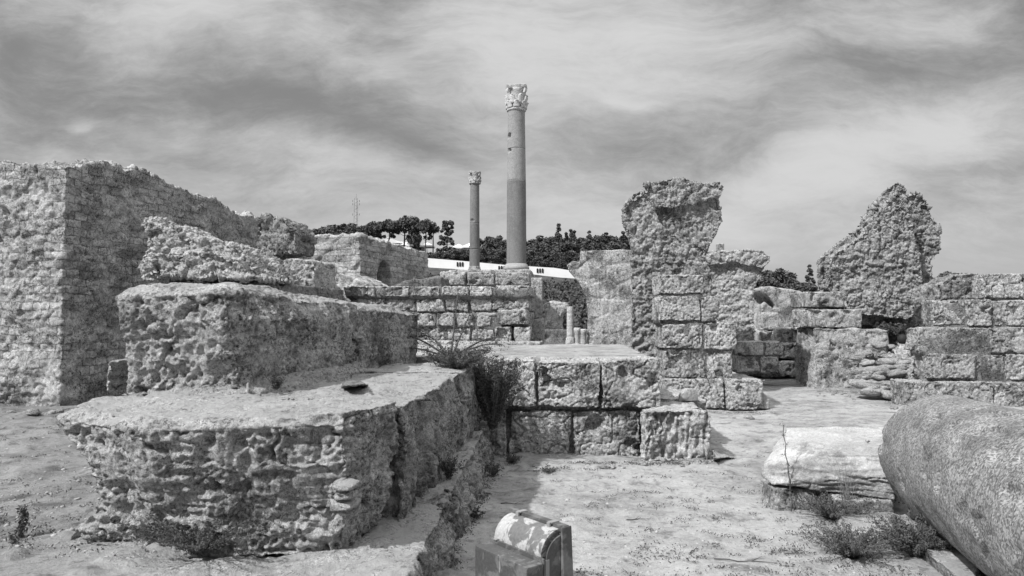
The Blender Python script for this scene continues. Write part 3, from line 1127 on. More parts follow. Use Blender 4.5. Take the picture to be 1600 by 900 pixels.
# tall column
Yc = 29.0
pb = W(807, 420, Yc)
zt = W(807, 136, Yc).z
H = zt - pb.z
col = thing('tall_column', 'tall two-tone column with a crack and a Corinthian capital, standing highest on the skyline', 'column', pb)
s_ = Yc / FPX
def hz(py):
    return W(807, py, Yc).z - pb.z
V, F_ = lathe([(.53, -.06), (.53, .05), (.50, .10), (.47, .13), (.44, .2)], 40)
link('column_base', pmesh('column_base', V, F_, M_PALE), col)
shaft(15.6 * s_, 14.9 * s_, .15, hz(283), 'lower_shaft', M_DARKM, col, seed=5)
shaft(14.8 * s_, 14.2 * s_, hz(283) + .003, hz(234), 'middle_shaft', M_PALE, col, chip=[(math.radians(215), hz(237), .16, .10)], seed=6)
shaft(14.1 * s_, 13.4 * s_, hz(234) + .016, hz(175), 'upper_shaft', M_PALE, col, chip=[(math.radians(205), hz(215), .17, .12), (math.radians(215), hz(212), .12, .1)], seed=7)
V, F_ = lathe([(13.4 * s_, hz(175)), (15.2 * s_, hz(175) + .03), (15.6 * s_, hz(175) + .07), (14.6 * s_, hz(175) + .1), (13.6 * s_, hz(175) + .13)], 40)
link('neck_ring', pmesh('neck_ring', V, F_, M_CAP), col)
capital(13.2 * s_, hz(136) - hz(172), hz(172), col, M_CAP, seed=4)
# small column
Yk = 31.0
pk = W(741.5, 424, Yk)
colb = thing('small_column', 'smaller dark column with a bright white carved capital, left of the tall column', 'column', pk)
s2 = Yk / FPX
def hk(py):
    return W(741.5, py, Yk).z - pk.z
V, F_ = lathe([(.29, -.05), (.29, .10), (.25, .13), (.26, .18), (.22, .24)], 32)
link('column_base', pmesh('column_base', V, F_, M_ASH), colb)
shaft(8.2 * s2, 7.9 * s2, .2, hk(390), 'lower_shaft', M_DARKM, colb, seed=8, n=20)
shaft(7.9 * s2, 7.5 * s2, hk(390) + .012, hk(349), 'middle_shaft', M_DARKM, colb, seed=9, n=30)
shaft(7.5 * s2, 7.1 * s2, hk(349) + .012, hk(288), 'upper_shaft', M_DARKM, colb, chip=[(math.radians(235), hk(346), .16, .07)], seed=10, n=50)
capital(7.4 * s2, hk(269) - hk(288), hk(288), colb, M_MARB, (7, 7), seed=9)

# small bits seen through the gap
o = stone('stone_block', [PR([(851, 476), (862, 471), (884, 473), (888, 480), (878, 490), (876, 518), (850, 520)], 23, 1.4, 6)], .05, d_eroded(1.2, 0, 1.2, 0, 1.2), M_ASH)
tag(o, 'broken upright block behind the gap, left of the short white column', 'stone block')
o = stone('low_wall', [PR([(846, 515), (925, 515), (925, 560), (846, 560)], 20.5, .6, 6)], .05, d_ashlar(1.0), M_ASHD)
tag(o, 'low dark wall across the gap behind the short white column', 'low wall')
o = stone('kerb_wall', [PR([(836, 538), (922, 539), (922, 560), (836, 560)], 14.6, .5, 6)], .03, d_rubble(.5, .14, .06), M_ASH)
tag(o, 'ankle-high rubble kerb at the back edge of the terrace, before the short white column', 'low wall')
root = thing('short_column', 'short plain white column shaft standing in the gap left of the arch pier', 'column', W(891, 536, 17.5))
shaft(.088, .082, .12, W(891, 479, 17.5).z - W(891, 536, 17.5).z, 'shaft', M_MARB, root, n=24, seg=28)
V, F_ = lathe([(.12, -.25), (.12, .06), (.105, .08), (.11, .12), (.09, .14)], 24)
link('column_base', pmesh('column_base', V, F_, M_ASH), root)
for i, (px, py, r_, lab) in enumerate(((902, 512, .075, 'waisted white column stump next to the short white column'), (911.5, 514, .078, 'plain white column stump nearest the arch pier'))):
    b0 = W(px, 538, 17.0)
    hh = W(px, py, 17.0).z - b0.z
    V, F_ = lathe([(r_ * .9, -.3), (r_ * (.62 if i == 0 else .9), hh * .3), (r_ * .9, hh * .7), (r_ * 1.15, hh * .8), (r_ * 1.15, hh * .93), (r_, hh)], 24)
    o = link('column_stump', pmesh('column_stump', V, F_, M_MARB), loc=b0)
    tag(o, lab, 'column stump')

# ------------------------------------------------------------------ piers right of centre
V30 = .036
o = stone('arch_pier', [PR([(905, 391), (925, 390), (988, 391), (1000, 400), (1000, 590), (920, 590), (919, 490), (914, 462), (905, 442), (889, 426), (885, 414), (895, 407), (905, 409)], 17, 1.1, 10),
                       PR([(940, 470), (992, 470), (992, 590), (940, 590)], 16.80, .8, 10)], .026, d_course(F10, .42, .026, .8, .9, .12, .05), M_ASH)
tag(o, 'pier with a broken arch springing jutting left, half hidden behind the tallest pier', 'ruined pier')

root = thing('tall_pier', 'tallest ruined pier, a bulging concrete mass balanced on a narrower shaft', 'ruined pier', W(1050, 600, 15.3))
stone('pier_masonry', [PR([(988, 302), (1012, 290), (1060, 284), (1122, 292), (1127, 320), (1129, 345), (1115, 375), (1104, 400), (1100, 415), (996, 415), (988, 396), (979, 370), (970, 335), (973, 318)], 15.42, 1.5, 10, .95),
                    PR([(975, 318), (1004, 296), (1020, 310), (1032, 350), (1085, 385), (1100, 412), (994, 412), (985, 380), (971, 345)], 15.2, .9, 10),
                    PR([(1006, 287), (1030, 280), (1062, 277), (1095, 284), (1126, 282), (1132, 296), (1128, 307), (1090, 318), (1050, 326), (1008, 322)], 15.22, 1.4, 10),
                    PR([(986, 402), (1104, 400), (1113, 430), (1113, 620), (986, 620)], 15.12, 1.6, 10)],
      .020, d_rubble(.72, .17, .034), M_RUB, root)

root = thing('flared_pier', 'lower pier with a flared mushroom-like top, right of the tallest pier', 'ruined pier', W(1150, 560, 18.7))
stone('pier_masonry', [PR([(1096, 398), (1188, 398), (1196, 414), (1189, 432), (1179, 455), (1179, 580), (1096, 580)], 18.75, 1.4, 10),
                      PR([(1096, 392), (1160, 389), (1190, 392), (1204, 400), (1205, 408), (1192, 420), (1150, 412), (1096, 415)], 18.6, 1.6, 10)], .025, d_rubble(.55, .22, .04), M_RUBL, root)

o = ashlar('block_pillar', 'pillar of stacked squared blocks with a spreading foot, in front of the tallest pier', 'stone pillar',
           [(427, 459, [1029, 1102], .08), (462, 502, [1027, 1096, 1124], .02), (505, 545, [1033, 1098, 1150], .0), (547, 590, [1035, 1101, 1146], .02), (591, 638, [1033, 1130, 1190], -.06)],
           13.0, 1.3, M_ASH, 6, .019, 1.2, anchor=1080)
o = stone('fallen_stone', [PR([(1168, 596), (1180, 600), (1200, 622), (1204, 638), (1160, 638)], 12.9, .7, 6)], .024, d_eroded(.7, 0, 1, 0, .8), M_ASH)
tag(o, 'sloping broken stone at the right foot of the block pillar', 'stone')
o = ashlar('low_wall', 'low pale two-course wall behind the spreading foot of the block pillar', 'low wall',
           [(533, 555, [1150, 1194, 1226]), (556, 582, [1150, 1186, 1216])], 17.5, .8, M_ASH, 4, .034, 1.0, anchor=1185)

# arch wall and low dark blocks
C = W(1220, 500, 23)
F6, R6 = FR(6)
cut = prism([FP(a, b, C + R6 * -.3, F6) for a, b in [(1176, 457), (1192, 456), (1204, 462), (1214, 474), (1219, 486), (1206, 477), (1197, 472), (1192, 482), (1190, 518), (1176, 518)]], R6 * .9)
o = stone('arch_wall', [PR([(1178, 452), (1190, 449), (1230, 451), (1262, 458), (1262, 575), (1178, 575)], 23, 1.2, 6)], .05, d_course(F10, .2, .05, .35), M_ASH, cuts=[cut])
tag(o, 'far wall with a dark curved arch recess, between flared pier and block stack', 'ruined wall')
o = ashlar('block_stack', 'short stack of blocks standing before the dark arch recess', 'block stack',
           [(487, 516, [1190, 1219]), (517, 536, [1186, 1222])], 21.5, .6, M_ASH, 6, .045, 1.0, anchor=1205, core=False)
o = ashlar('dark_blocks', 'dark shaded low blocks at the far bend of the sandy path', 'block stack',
           [(536, 562, [1210, 1262]), (562, 590, [1188, 1246, 1274])], 19.4, 1.5, M_ASHD, -6, .04, 1.2, anchor=1230, core=False)  # their shade is painted in with the darker stone material
o = ashlar('rear_blocks', 'pale jumbled blocks filling the gap behind the dark low blocks', 'block stack',
           [(512, 536, [1212, 1238, 1272])], 21.0, 1.0, M_ASH, 6, .045, 1.3, anchor=1240, core=False)

# block cluster left of the leaning mass
o = ashlar('block_corner', 'two streaked squared blocks topping the corner, left of the great leaning mass', 'block stack',
           [(454, 480, [1259, 1326], .1), (482, 512, [1262, 1349], -.05)], 17.0, 1.4, M_ASH, 6, .033, 1.0, anchor=1305, core=False)
o = stone('stone_wall', [PR([(1274, 513), (1340, 513), (1388, 516), (1390, 560), (1350, 575), (1345, 640), (1270, 640)], 16.8, 1.6, 6)], .033, d_eroded(1.0, .3, 1.0, .2, 1.2), M_ASH)
tag(o, 'eroded plastered wall stub under the two streaked blocks, beside the sandy path', 'ruined wall')
root = thing('leaning_mass', 'great pointed mass of rubble concrete leaning against the sky on the right', 'ruined mass', W(1380, 600, 17))
stone('rubble_mass', [PR([(1279, 405), (1290, 392), (1320, 372), (1350, 350), (1363, 330), (1370, 312), (1388, 292), (1403, 283), (1415, 288), (1419, 302), (1432, 297), (1449, 314), (1461, 340), (1474, 362), (1470, 378), (1470, 395), (1457, 410), (1461, 440), (1466, 480), (1440, 508), (1380, 515), (1330, 505), (1290, 480), (1281, 450)], 18.0, 1.6, 12, .85),
                      PR([(1300, 400), (1350, 362), (1380, 320), (1402, 300), (1420, 330), (1440, 400), (1445, 470), (1420, 500), (1330, 490), (1290, 450)], 17.7, 1.0, 12)],
      .021, d_rubble(.85, .13, .038), M_RUB, root)
stone('mass_foot', [PR([(1350, 500), (1436, 500), (1440, 640), (1350, 640)], 18.4, 1.4, 12)], .05, d_rubble(.8, .2, .06), M_ASHD, root)

# right-hand wall
o = ashlar('courses_wall', 'long stepped wall of large blocks along the right edge behind the granite drum', 'stone wall',
           [(425, 466, [1541, 1600, 1690, 1780], .35), (468, 509, [1458, 1510, 1552, 1622, 1700, 1790], .22),
            (511, 551, [1434, 1546, 1602, 1690, 1790], .10), (553, 593, [1444, 1523, 1568, 1650, 1790], .08),
            (595, 650, [1403, 1550, 1660, 1800], -.12)],
           13.1, .55, M_ASH, 8, .020, 1.25, anchor=1500)
o = stone('rubble_top', [PR([(1464, 445), (1490, 430), (1532, 425), (1540, 470), (1462, 472)], 14.6, 1.0, 8)], .03, d_rubble(.6, .12, .05), M_RUB)
tag(o, 'heap of small masonry rubble on top of the right wall, beside the leaning mass', 'rubble heap')
o = stone('stone_block', [PR([(1402, 526), (1424, 524), (1424, 590), (1402, 590)], 17.75, .5, 6)], .04, d_ashlar(.7), M_RUBL)
tag(o, 'pale upright block right behind the seated person', 'stone block')


# loose stones of the collapse
def pebble_mesh(name, mat, seed, n=2, flat=.6):
    bm = bmesh.new()
    bmesh.ops.create_icosphere(bm, subdivisions=n + 1, radius=.5)
    V = np.array([v.co[:] for v in bm.verts])
    V = V * (1 + .35 * fbm(V * 2.2, 3, .5, seed) + .25 * vn(V * 1.3, seed + 4))[:, None]
    V = np.sign(V) * np.abs(V) ** .85
    V[:, 2] *= flat
    for v, c in zip(bm.verts, V):
        v.co = c
    me = bpy.data.meshes.new(name)
    bm.to_mesh(me)
    bm.free()
    me.polygons.foreach_set('use_smooth', np.ones(len(me.polygons), bool))
    me.materials.append(mat)
    return me


M_PILE = m_stone('weathered_loose_stone', .36, .16, .6, .3, .4, .9, .3)
PEB = [pebble_mesh('loose_stone', M_PILE, 20 + i, 2, .55) for i in range(5)]
o = stone('rubble_core', [loft([[G(1328, 600, 0), G(1380, 612, 0), G(1424, 630, 0), W(1436, 600, 16), W(1330, 590, 16.6)],
                                [W(1345, 552, 16.0), W(1375, 556, 15.8), W(1428, 560, 15.2), W(1440, 556, 16), W(1350, 548, 16.6)]])], .035, d_rubble(.8, .16, .08), M_RUB)
tag(o, 'collapsed bank of rubble spilling onto the path between wall stub and right wall', 'rubble bank')
rnd = random.Random(4)
slots = []
for i in range(42):
    t = rnd.random()
    u = rnd.random()
    px = 1335 + 88 * u
    py = 618 - 60 * t + (u - .5) * 18
    Yq = 14.3 + 1.5 * t - .3 * u
    q = W(px, py, Yq)
    slots.append(q)
for i, q in enumerate(slots):
    s = rnd.uniform(.14, .36)
    o = link('loose_stone', PEB[i % 5], loc=q)
    o.scale = (s * 1.4, s, s * .8)
    o.rotation_euler = (rnd.uniform(-.2, .2), rnd.uniform(-.2, .2), rnd.uniform(0, 6))
    tag(o, 'flat loose stone in the collapse beside the right wall', 'stone', 'loose stones in the collapse by the path')
for px, py, z, s, lab in ((1380, 607, .05, .2, 'rounded stone resting on the sand at the foot of the collapse'),
                          (1374, 540, None, .24, 'pale rounded stone on top of the collapse, left of the seated person'),
                          (1391, 541, None, .16, 'small pointed pale stone on top of the collapse nearest the person')):
    q = G(px, py + 8, 0) if z is not None else W(px, py + 3, 16.0)
    o = link('loose_stone', PEB[1], loc=q + Vector((0, 0, s * .2)))
    o.scale = (s * 1.2, s, s * 1.1)
    tag(o, lab, 'stone')

# ------------------------------------------------------------------ granite drum, marble block, stones near right
m = bpy.data.materials.new('speckled_granite')
m.use_nodes = True
q_ = NT(m.node_tree)
q_.n.clear()
gb = principled(q_, .7)
gb.inputs['Specular IOR Level'].default_value = .3
P = q_.node('ShaderNodeNewGeometry').outputs['Position']
vo = q_.node('ShaderNodeTexVoronoi')
q_.l.new(P, vo.inputs['Vector'])
vo.inputs['Scale'].default_value = 95
sc_ = q_.node('ShaderNodeSeparateColor')
q_.l.new(vo.outputs['Color'], sc_.inputs[0])
v = q_.mapr(sc_.outputs[0], .1, .9, .10, .34, False)
v = q_.math('MULTIPLY', v, q_.mapr(q_.noise(P, 2.2, 7, .6), .35, .65, .80, 1.16, False))
v = q_.math('MULTIPLY', v, q_.mapr(q_.noise(P, 200, 3, .6), .3, .7, .75, 1.25, False))
ptc = q_.mapr(q_.noise(P, 3.5, 8, .7), .56, .62, 1.0, .8)
v = q_.math('MULTIPLY', v, ptc)
stn = q_.mapr(q_.noise(q_.scale(P, (1, 1, 3)), 1.1, 9, .7, .6), .46, .60, 1.08, .70)
v = q_.math('MULTIPLY', v, stn)
cr = q_.node('ShaderNodeCombineColor')
for i in range(3):
    q_.l.new(v, cr.inputs[i])
q_.l.new(cr.outputs[0], gb.inputs['Base Color'])
bp = q_.node('ShaderNodeBump')
bp.inputs['Strength'].default_value = .6
bp.inputs['Distance'].default_value = .012
q_.l.new(q_.noise(P, 70, 8, .7), bp.inputs['Height'])
q_.l.new(bp.outputs[0], gb.inputs['Normal'])
M_GRAN = m


def d_granite():
    def low(p, n, s):
        return .010 * fbm(p / .5, 3, .5, s) - .022 * sst(vn(p / .22, s + 2), .45, .62)

    def high(p, n, s):
        return .006 * fbm(p / .06, 3, .6, s + 3) - .018 * sst(vn(p / .16, s + 8), .5, .7)
    return low, high


ctr = Vector((3.50, 5.75, .50))
axd = Vector((-.29, -1.0, .03)).normalized()
upv = Vector((0, 0, 1))
sdv = axd.cross(upv).normalized()
up2 = sdv.cross(axd).normalized()
rg = []
for t, r in ((0.0, .475), (.03, .494), (.10, .498), (1.2, .50), (2.4, .50), (3.6, .50), (3.62, .48)):
    rg.append([ctr + axd * t + (sdv * math.cos(a) + up2 * math.sin(a)) * r for a in [2 * math.pi * i / 64 for i in range(64)]])
o = stone('granite_drum', [loft(rg)], .018, d_granite(), M_GRAN)
tag(o, 'huge fallen drum of speckled grey granite column in the lower right corner', 'column drum')

o = stone('marble_block', [loft([
    [W(1206, 757, 6.0), W(1300, 768, 5.9), W(1398, 781, 5.75), W(1440, 735, 6.8), W(1240, 735, 7.0)],
    [W(1190, 742, 6.1), W(1300, 745, 5.84), W(1400, 750, 5.7), W(1440, 700, 6.9), W(1215, 700, 7.0)],
    [W(1192, 722, 6.2), W(1300, 712, 5.92), W(1400, 710, 5.8), W(1440, 680, 6.9), W(1222, 680, 7.0)],
    [W(1226, 697, 6.3), W(1300, 697, 6.05), W(1400, 698, 5.95), W(1430, 668, 7.0), W(1228, 668, 7.0)]])],
    .011, d_eroded(.45, 2.6, .5, 0, 1.0), M_MARB)
tag(o, 'broken white marble block propped on small stones next to the granite drum', 'marble block')
for i, (x0, x1, yt, yb, Yq, lab) in enumerate(((1205, 1276, 762, 800, 5.98, 'left propping stone under the front edge of the white marble block'),
                                              (1308, 1398, 780, 812, 5.72, 'right propping stone between white marble block and granite drum'))):
    o = stone('propping_stone', [PR([(x0, yt), (x1, yt + 3), (x1, yb), (x0, yb)], Yq, .35, 4)], .012, d_ashlar(.5), M_ASH)
    tag(o, lab, 'stone')
o = stone('sunken_stone', [loft([[G(1300, 850, -.05), G(1400, 872, -.05), G(1470, 830, -.05), G(1400, 800, -.05), G(1300, 806, -.05)],
                                 [G(1310, 822, .06), G(1385, 838, .10), G(1450, 822, .12), G(1390, 800, .08), G(1315, 804, .05)]])], .011, d_eroded(.4, .4, .5, 0, .5), M_FORE)
tag(o, 'half sunken flat stone among weeds in front of the white marble block', 'stone')
o = stone('sunken_stone', [loft([[G(1440, 880, -.05), G(1540, 960, -.05), G(1560, 860, -.05), G(1470, 835, -.05)],
                                 [G(1445, 862, .10), G(1520, 920, .12), G(1540, 850, .12), G(1460, 832, .12)]])], .012, d_eroded(.4, .2, .5, 0, .5), M_FORE)
tag(o, 'rough stone wedged under the granite drum near the bottom edge', 'stone')
for i, (px, py, s, mt, lab) in enumerate(((728, 870, .0, None, ''), (1378, 605, .0, None, ''),
                                         (945, 812, .10, M_RUBL, 'small pale flat stone on the sand beside the floodlight'),
                                         (1130, 900, .05, M_RUBL, ''), (990, 850, .0, None, ''))):
    if s and lab:
        me = pebble_mesh('flat_stone', mt, 77 + i, 2, .3)
        o = link('flat_stone', me, loc=G(px - 58, py, .02))
        o.scale = (s * 1.2, s, s)
        tag(o, lab, 'stone')

# ------------------------------------------------------------------ old floodlight on the ground
m = bpy.data.materials.new('weathered_enamel')
m.use_nodes = True
e_ = NT(m.node_tree)
e_.n.clear()
eb = principled(e_, .55)
eb.inputs['Specular IOR Level'].default_value = .35
P = e_.node('ShaderNodeNewGeometry').outputs['Position']
n1 = e_.noise(P, 9, 8, .6, .6)
n2 = e_.noise(P, 60, 5, .6)
v = e_.mapr(n1, .50, .60, .08, .15)
v = e_.math('MULTIPLY', v, e_.mapr(n2, .3, .7, .8, 1.2, False))
scr = e_.mapr(e_.noise(e_.scale(P, (30, 30, 4)), 1.2, 5, .6), .66, .70, 0, .22)
v = e_.math('ADD', v, scr)
cr = e_.node('ShaderNodeCombineColor')
for i in range(3):
    e_.l.new(v, cr.inputs[i])
e_.l.new(cr.outputs[0], eb.inputs['Base Color'])
bp = e_.node('ShaderNodeBump')
bp.inputs['Strength'].default_value = .25
bp.inputs['Distance'].default_value = .004
e_.l.new(n2, bp.inputs['Height'])
e_.l.new(bp.outputs[0], eb.inputs['Normal'])
M_ENAM = m
m = M_ENAM.copy()
m.name = 'flaking_pale_paint'
for nd in m.node_tree.nodes:
    if nd.bl_idname == 'ShaderNodeMapRange' and abs(nd.inputs[3].default_value - .08) < 1e-5 and abs(nd.inputs[4].default_value - .15) < 1e-5:
        nd.inputs[1].default_value = .46
        nd.inputs[2].default_value = .52
        nd.inputs[3].default_value = .14
        nd.inputs[4].default_value = .38
M_FLAKE = m

O0 = Vector((-.213, 4.11, 0))
uu = Vector((.62, -.785, 0)).normalized()
vv = Vector((.785, .62, 0)).normalized()
KS = 1.07
fl = thing('floodlight', 'old boxy floodlight with a curved flaking hood, standing on the sand at bottom centre', 'floodlight', O0)


def LP(a, b, c):
    return uu * a * KS + vv * b * KS + Vector((0, 0, c)) + uu * .05 * c * (1 if a > .44 else 0) * -1


def fbox(name, a0, a1, b0, b1, c0, c1, mat, parent, bev=.006, lean=0.0):
    bot = [LP(a0, b0, c0), LP(a1, b0, c0), LP(a1, b1, c0), LP(a0, b1, c0)]
    top = [LP(a0, b0 + lean, c1), LP(a1, b0 + lean, c1), LP(a1, b1 + lean, c1), LP(a0, b1 + lean, c1)]
    V, F_ = loft([bot, top])
    me = pmesh(name, V, F_, mat, False)
    bm = bmesh.new()
    bm.from_mesh(me)
    bmesh.ops.bevel(bm, geom=bm.edges[:], offset=bev, segments=2, affect='EDGES', profile=.7)
    bm.to_mesh(me)
    bm.free()
    return link(name, me, parent)


def fpoly(name, prof, a0, a1, mat, parent, smooth=False, bev=.003):
    V, F_ = prism([LP(a0, b, c) for b, c in prof], uu * (a1 - a0))
    me = pmesh(name, V, F_, mat, False)
    bm = bmesh.new()
    bm.from_mesh(me)
    bmesh.ops.bevel(bm, geom=bm.edges[:], offset=bev, segments=1, affect='EDGES')
    bm.to_mesh(me)
    bm.free()
    return link(name, me, parent)


fbox('gear_box', 0, .44, .0, .105, .0, .305, M_ENAM, fl, .008)
fbox('lid_flange', -.012, .452, .108, .120, .0, .325, M_ENAM, fl, .003)
arc = [(.123 + .125 * (1 - math.cos(t)), .315 + .135 * math.sin(t)) for t in [math.pi / 2 * i / 12 for i in range(13)]]
fpoly('curved_hood', arc + [(.248, .0), (.123, .0)], .006, .425, M_FLAKE, fl, bev=.002)
fpoly('side_panel', [(.124, .0), (.124, .300)] + [(.128 + .115 * (1 - math.cos(t)), .305 + .125 * math.sin(t)) for t in [math.pi / 2 * i / 8 for i in range(9)]] + [(.243, .0)], .427, .434, M_ENAM, fl)
bar = fbox('rear_rail', -.015, .432, .250, .288, .434, .470, M_ENAM, fl, .003)
for a in (.075, .335):
    c = fbox('clip', a - .016, a + .016, .242, .294, .4655, .474, M_STEEL, fl, .002)
    fbox('clip_tongue', a - .012, a + .012, .228, .2395, .430, .4725, M_STEEL, c, .002)
c = fbox('clip', .03, .055, .100, .128, .3255, .332, M_STEEL, fl, .002)
fbox('rear_housing', .0, .425, .251, .285, .0, .428, M_ENAM, fl, .004)
fbox('mounting_bracket', .437, .468, .225, .292, .0, .470, M_ENAM, fl, .005)
fbox('mounting_rib', .4355, .442, .124, .150, .0, .315, M_STEEL, fl, .002)

# ------------------------------------------------------------------ foliage builders
def leaves(P, size, rng, aspect=.5, up=.0):
    """one small four-cornered leaf per point"""
    n = len(P)
    a = rng.normal(size=(n, 3))
    a[:, 2] += up
    a /= np.linalg.norm(a, axis=1)[:, None] + 1e-9
    b = np.cross(a, rng.normal(size=(n, 3)))
    b /= np.linalg.norm(b, axis=1)[:, None] + 1e-9
    s = size * rng.uniform(.6, 1.4, n)[:, None]
    a = a * s
    b = b * s * aspect
    V = np.stack([P - a, P + b * .9, P + a, P - b * .9], 1).reshape(-1, 3)
    F = np.arange(4 * n).reshape(-1, 4)
    return V, F


def tubes(paths, radii, k=5):
    V, F = [], []
    for path, (r0, r1) in zip(paths, radii):
        path = [Vector(p) for p in path]
        n = len(path)
        b = len(V)
        for i, p in enumerate(path):
            d = (path[min(i + 1, n - 1)] - path[max(i - 1, 0)])
            d = d.normalized() if d.length > 0 else Vector((0, 0, 1))
            u = d.orthogonal().normalized()
            w = d.cross(u)
            r = r0 + (r1 - r0) * i / max(n - 1, 1)
            for j in range(k):
                t = 2 * math.pi * j / k
                V.append(p + (u * math.cos(t) + w * math.sin(t)) * r)
        for i in range(n - 1):
            for j in range(k):
                j2 = (j + 1) % k
                F.append((b + i * k + j, b + i * k + j2, b + (i + 1) * k + j2, b + (i + 1) * k + j))
    return np.array([v[:] for v in V]), np.array(F)


def tree(kind, seed):
    """returns (trunk mesh, crown mesh), unit: metres, base at origin"""
    rng = np.random.default_rng(seed)
    rd = random.Random(seed)
    cl_c, cl_r = [], []
    paths, rad = [], []
    if kind == 'pine':
        H_ = 7.0
        paths.append([(0, 0, -.5), (rd.uniform(-.2, .2), 0, 2), (rd.uniform(-.4, .4), .1, 4), (rd.uniform(-.5, .5), 0, 5.6)])
        rad.append((.17, .09))
        top = Vector(paths[0][-1])
        for i in range(38):
            a = rd.uniform(0, 6.28)
            r = 2.5 * math.sqrt(rd.random())
            c = Vector((r * math.cos(a) + top.x, r * math.sin(a) + top.y, 5.1 + 1.4 * (1 - (r / 2.6) ** 2) * rd.uniform(.3, 1)))
            cl_c.append(c)
            cl_r.append(rd.uniform(.45, .85))
            if i % 3 == 0:
                st = Vector(paths[0][2]).lerp(top, rd.random())
                paths.append([st, st.lerp(c, .5) + Vector((0, 0, -.1)), c])
                rad.append((.06, .025))
        for i in range(5):
            a = rd.uniform(0, 6.28)
            c = Vector((1.1 * math.cos(a), 1.1 * math.sin(a), rd.uniform(3.4, 4.8)))
            cl_c.append(c)
            cl_r.append(rd.uniform(.3, .5))
            paths.append([(0, 0, c.z - .5), c])
            rad.append((.04, .02))
        sz, per = .19, 95
    elif kind == 'tier':
        paths.append([(0, 0, -.5), (0, 0, 7.0)])
        rad.append((.16, .05))
        for z, r in ((1.6, 1.7), (2.5, 2.0), (3.4, 1.8), (4.2, 1.3), (5.2, 1.35), (6.0, 1.0), (6.7, .9)):
            for i in range(9):
                a = rd.uniform(0, 6.28)
                q = r * math.sqrt(rd.random())
                c = Vector((q * math.cos(a), q * math.sin(a), z + rd.uniform(-.25, .3)))
                cl_c.append(c)
                cl_r.append(rd.uniform(.28, .5))
                if i % 3 == 0:
                    paths.append([(0, 0, z - .3), c])
                    rad.append((.04, .02))
        sz, per = .18, 75
    elif kind == 'cypress':
        paths.append([(0, 0, -.5), (0, 0, 5.5)])
        rad.append((.12, .03))
        for i in range(70):
            t = rd.random()
            r = 1.0 * (1 - t) ** .75 + .05
            a = rd.uniform(0, 6.28)
            cl_c.append(Vector((r * .6 * math.cos(a), r * .6 * math.sin(a), .5 + 6.0 * t)))
            cl_r.append(.18 + r * .45)
        sz, per = .13, 60
    elif kind == 'conifer':
        paths.append([(0, 0, -.5), (0, 0, 5.6)])
        rad.append((.14, .03))
        for i in range(60):
            t = rd.random() ** .8
            r = 1.6 * (1 - t) * (.75 + .25 * math.sin(t * 40)) + .08
            a = rd.uniform(0, 6.28)
            c = Vector((r * math.cos(a) * .8, r * math.sin(a) * .8, .8 + 5.3 * t - .1 * r))
            cl_c.append(c)
            cl_r.append(.16 + .22 * (1 - t))
            if i % 4 == 0:
                paths.append([(0, 0, c.z), c])
                rad.append((.03, .015))
        sz, per = .14, 60
    elif kind == 'palm':
        paths.append([(0, 0, -.5), (.05, 0, 3), (.0, 0, 5.6)])
        rad.append((.13, .10))
        pts = []
        for i in range(34):
            a = rd.uniform(0, 6.28)
            e = rd.uniform(-.5, 1.2)
            for t in np.linspace(.1, 1, 16):
                r = 1.15 * t * math.cos(e * (1 - t * .3))
                pts.append((r * math.cos(a), r * math.sin(a), 5.6 + 1.1 * t * math.sin(e) - .7 * t * t))
        pts = np.repeat(np.array(pts), 3, 0)
        pts += rng.normal(scale=.05, size=pts.shape)
        V, F = leaves(pts, .13, rng, .2)
        tv, tf = tubes(paths, rad)
        return mesh_np('trunk', tv, tf, M_BARK, True), mesh_np('crown', V, F, M_LEAFD)
    else:                                    # 'round'
        paths.append([(0, 0, -.5), (.1, 0, 1.2), (.0, .1, 2.6)])
        rad.append((.2, .1))
        for i in range(34):
            d = Vector((rd.gauss(0, 1), rd.gauss(0, 1), rd.gauss(0, 1))).normalized() * rd.uniform(.45, 1)
            c = Vector((d.x * 2.1, d.y * 2.1, 2.9 + d.z * 1.9))
            cl_c.append(c)
            cl_r.append(rd.uniform(.45, .85))
            if i % 4 == 0:
                paths.append([(0, 0, 1.5), c])
                rad.append((.06, .02))
        sz, per = .20, 95
    pts = []
    for c, r in zip(cl_c, cl_r):
        d = rng.normal(size=(per, 3))
        d /= np.linalg.norm(d, axis=1)[:, None]
        d *= (rng.uniform(.35, 1, per) ** .6)[:, None] * r
        d[:, 2] *= .75
        pts.append(np.array(c[:]) + d)
    V, F = leaves(np.vstack(pts), sz, rng, .6)
    tv, tf = tubes(paths, rad)
    return mesh_np('trunk', tv, tf, M_BARK, True), mesh_np('crown', V, F, M_LEAFD)


PROTO = {}
for kind in ('pine', 'tier', 'cypress', 'conifer', 'palm', 'round'):
    PROTO[kind] = [tree(kind, 50 + i * 7 + len(kind)) for i in range(3 if kind in ('pine', 'round') else 1 + (kind == 'conifer'))]
TH = {'pine': 6.6, 'tier': 7.2, 'cypress': 6.7, 'conifer': 6.3, 'palm': 6.6, 'round': 5.4}
TN = {'pine': 'pine_tree', 'tier': 'pine_tree', 'cypress': 'cypress_tree', 'conifer': 'conifer_tree', 'palm': 'palm_tree', 'round': 'evergreen_tree'}
tcount = [0]


def plant_tree(kind, px, ytop, Y, label, group=None, wide=1.0, ybase=None):
    x = (px - 800) / FPX * Y
    zb = gz(x, Y) if ybase is None else W(px, ybase, Y).z
    zt_ = W(px, ytop, Y).z
    s = max((zt_ - zb) / TH[kind], .2)
    t = thing(TN[kind], label, 'tree', (x, Y, zb), group)
    i = tcount[0]
    tcount[0] += 1
    t.rotation_euler = (0, 0, (i * 2.4) % 6.28)
    tm, cm = PROTO[kind][i % len(PROTO[kind])]
    t.scale = (s * wide, s * wide, s)
    link('trunk', tm, t)
    link('crown', cm, t)
    return t


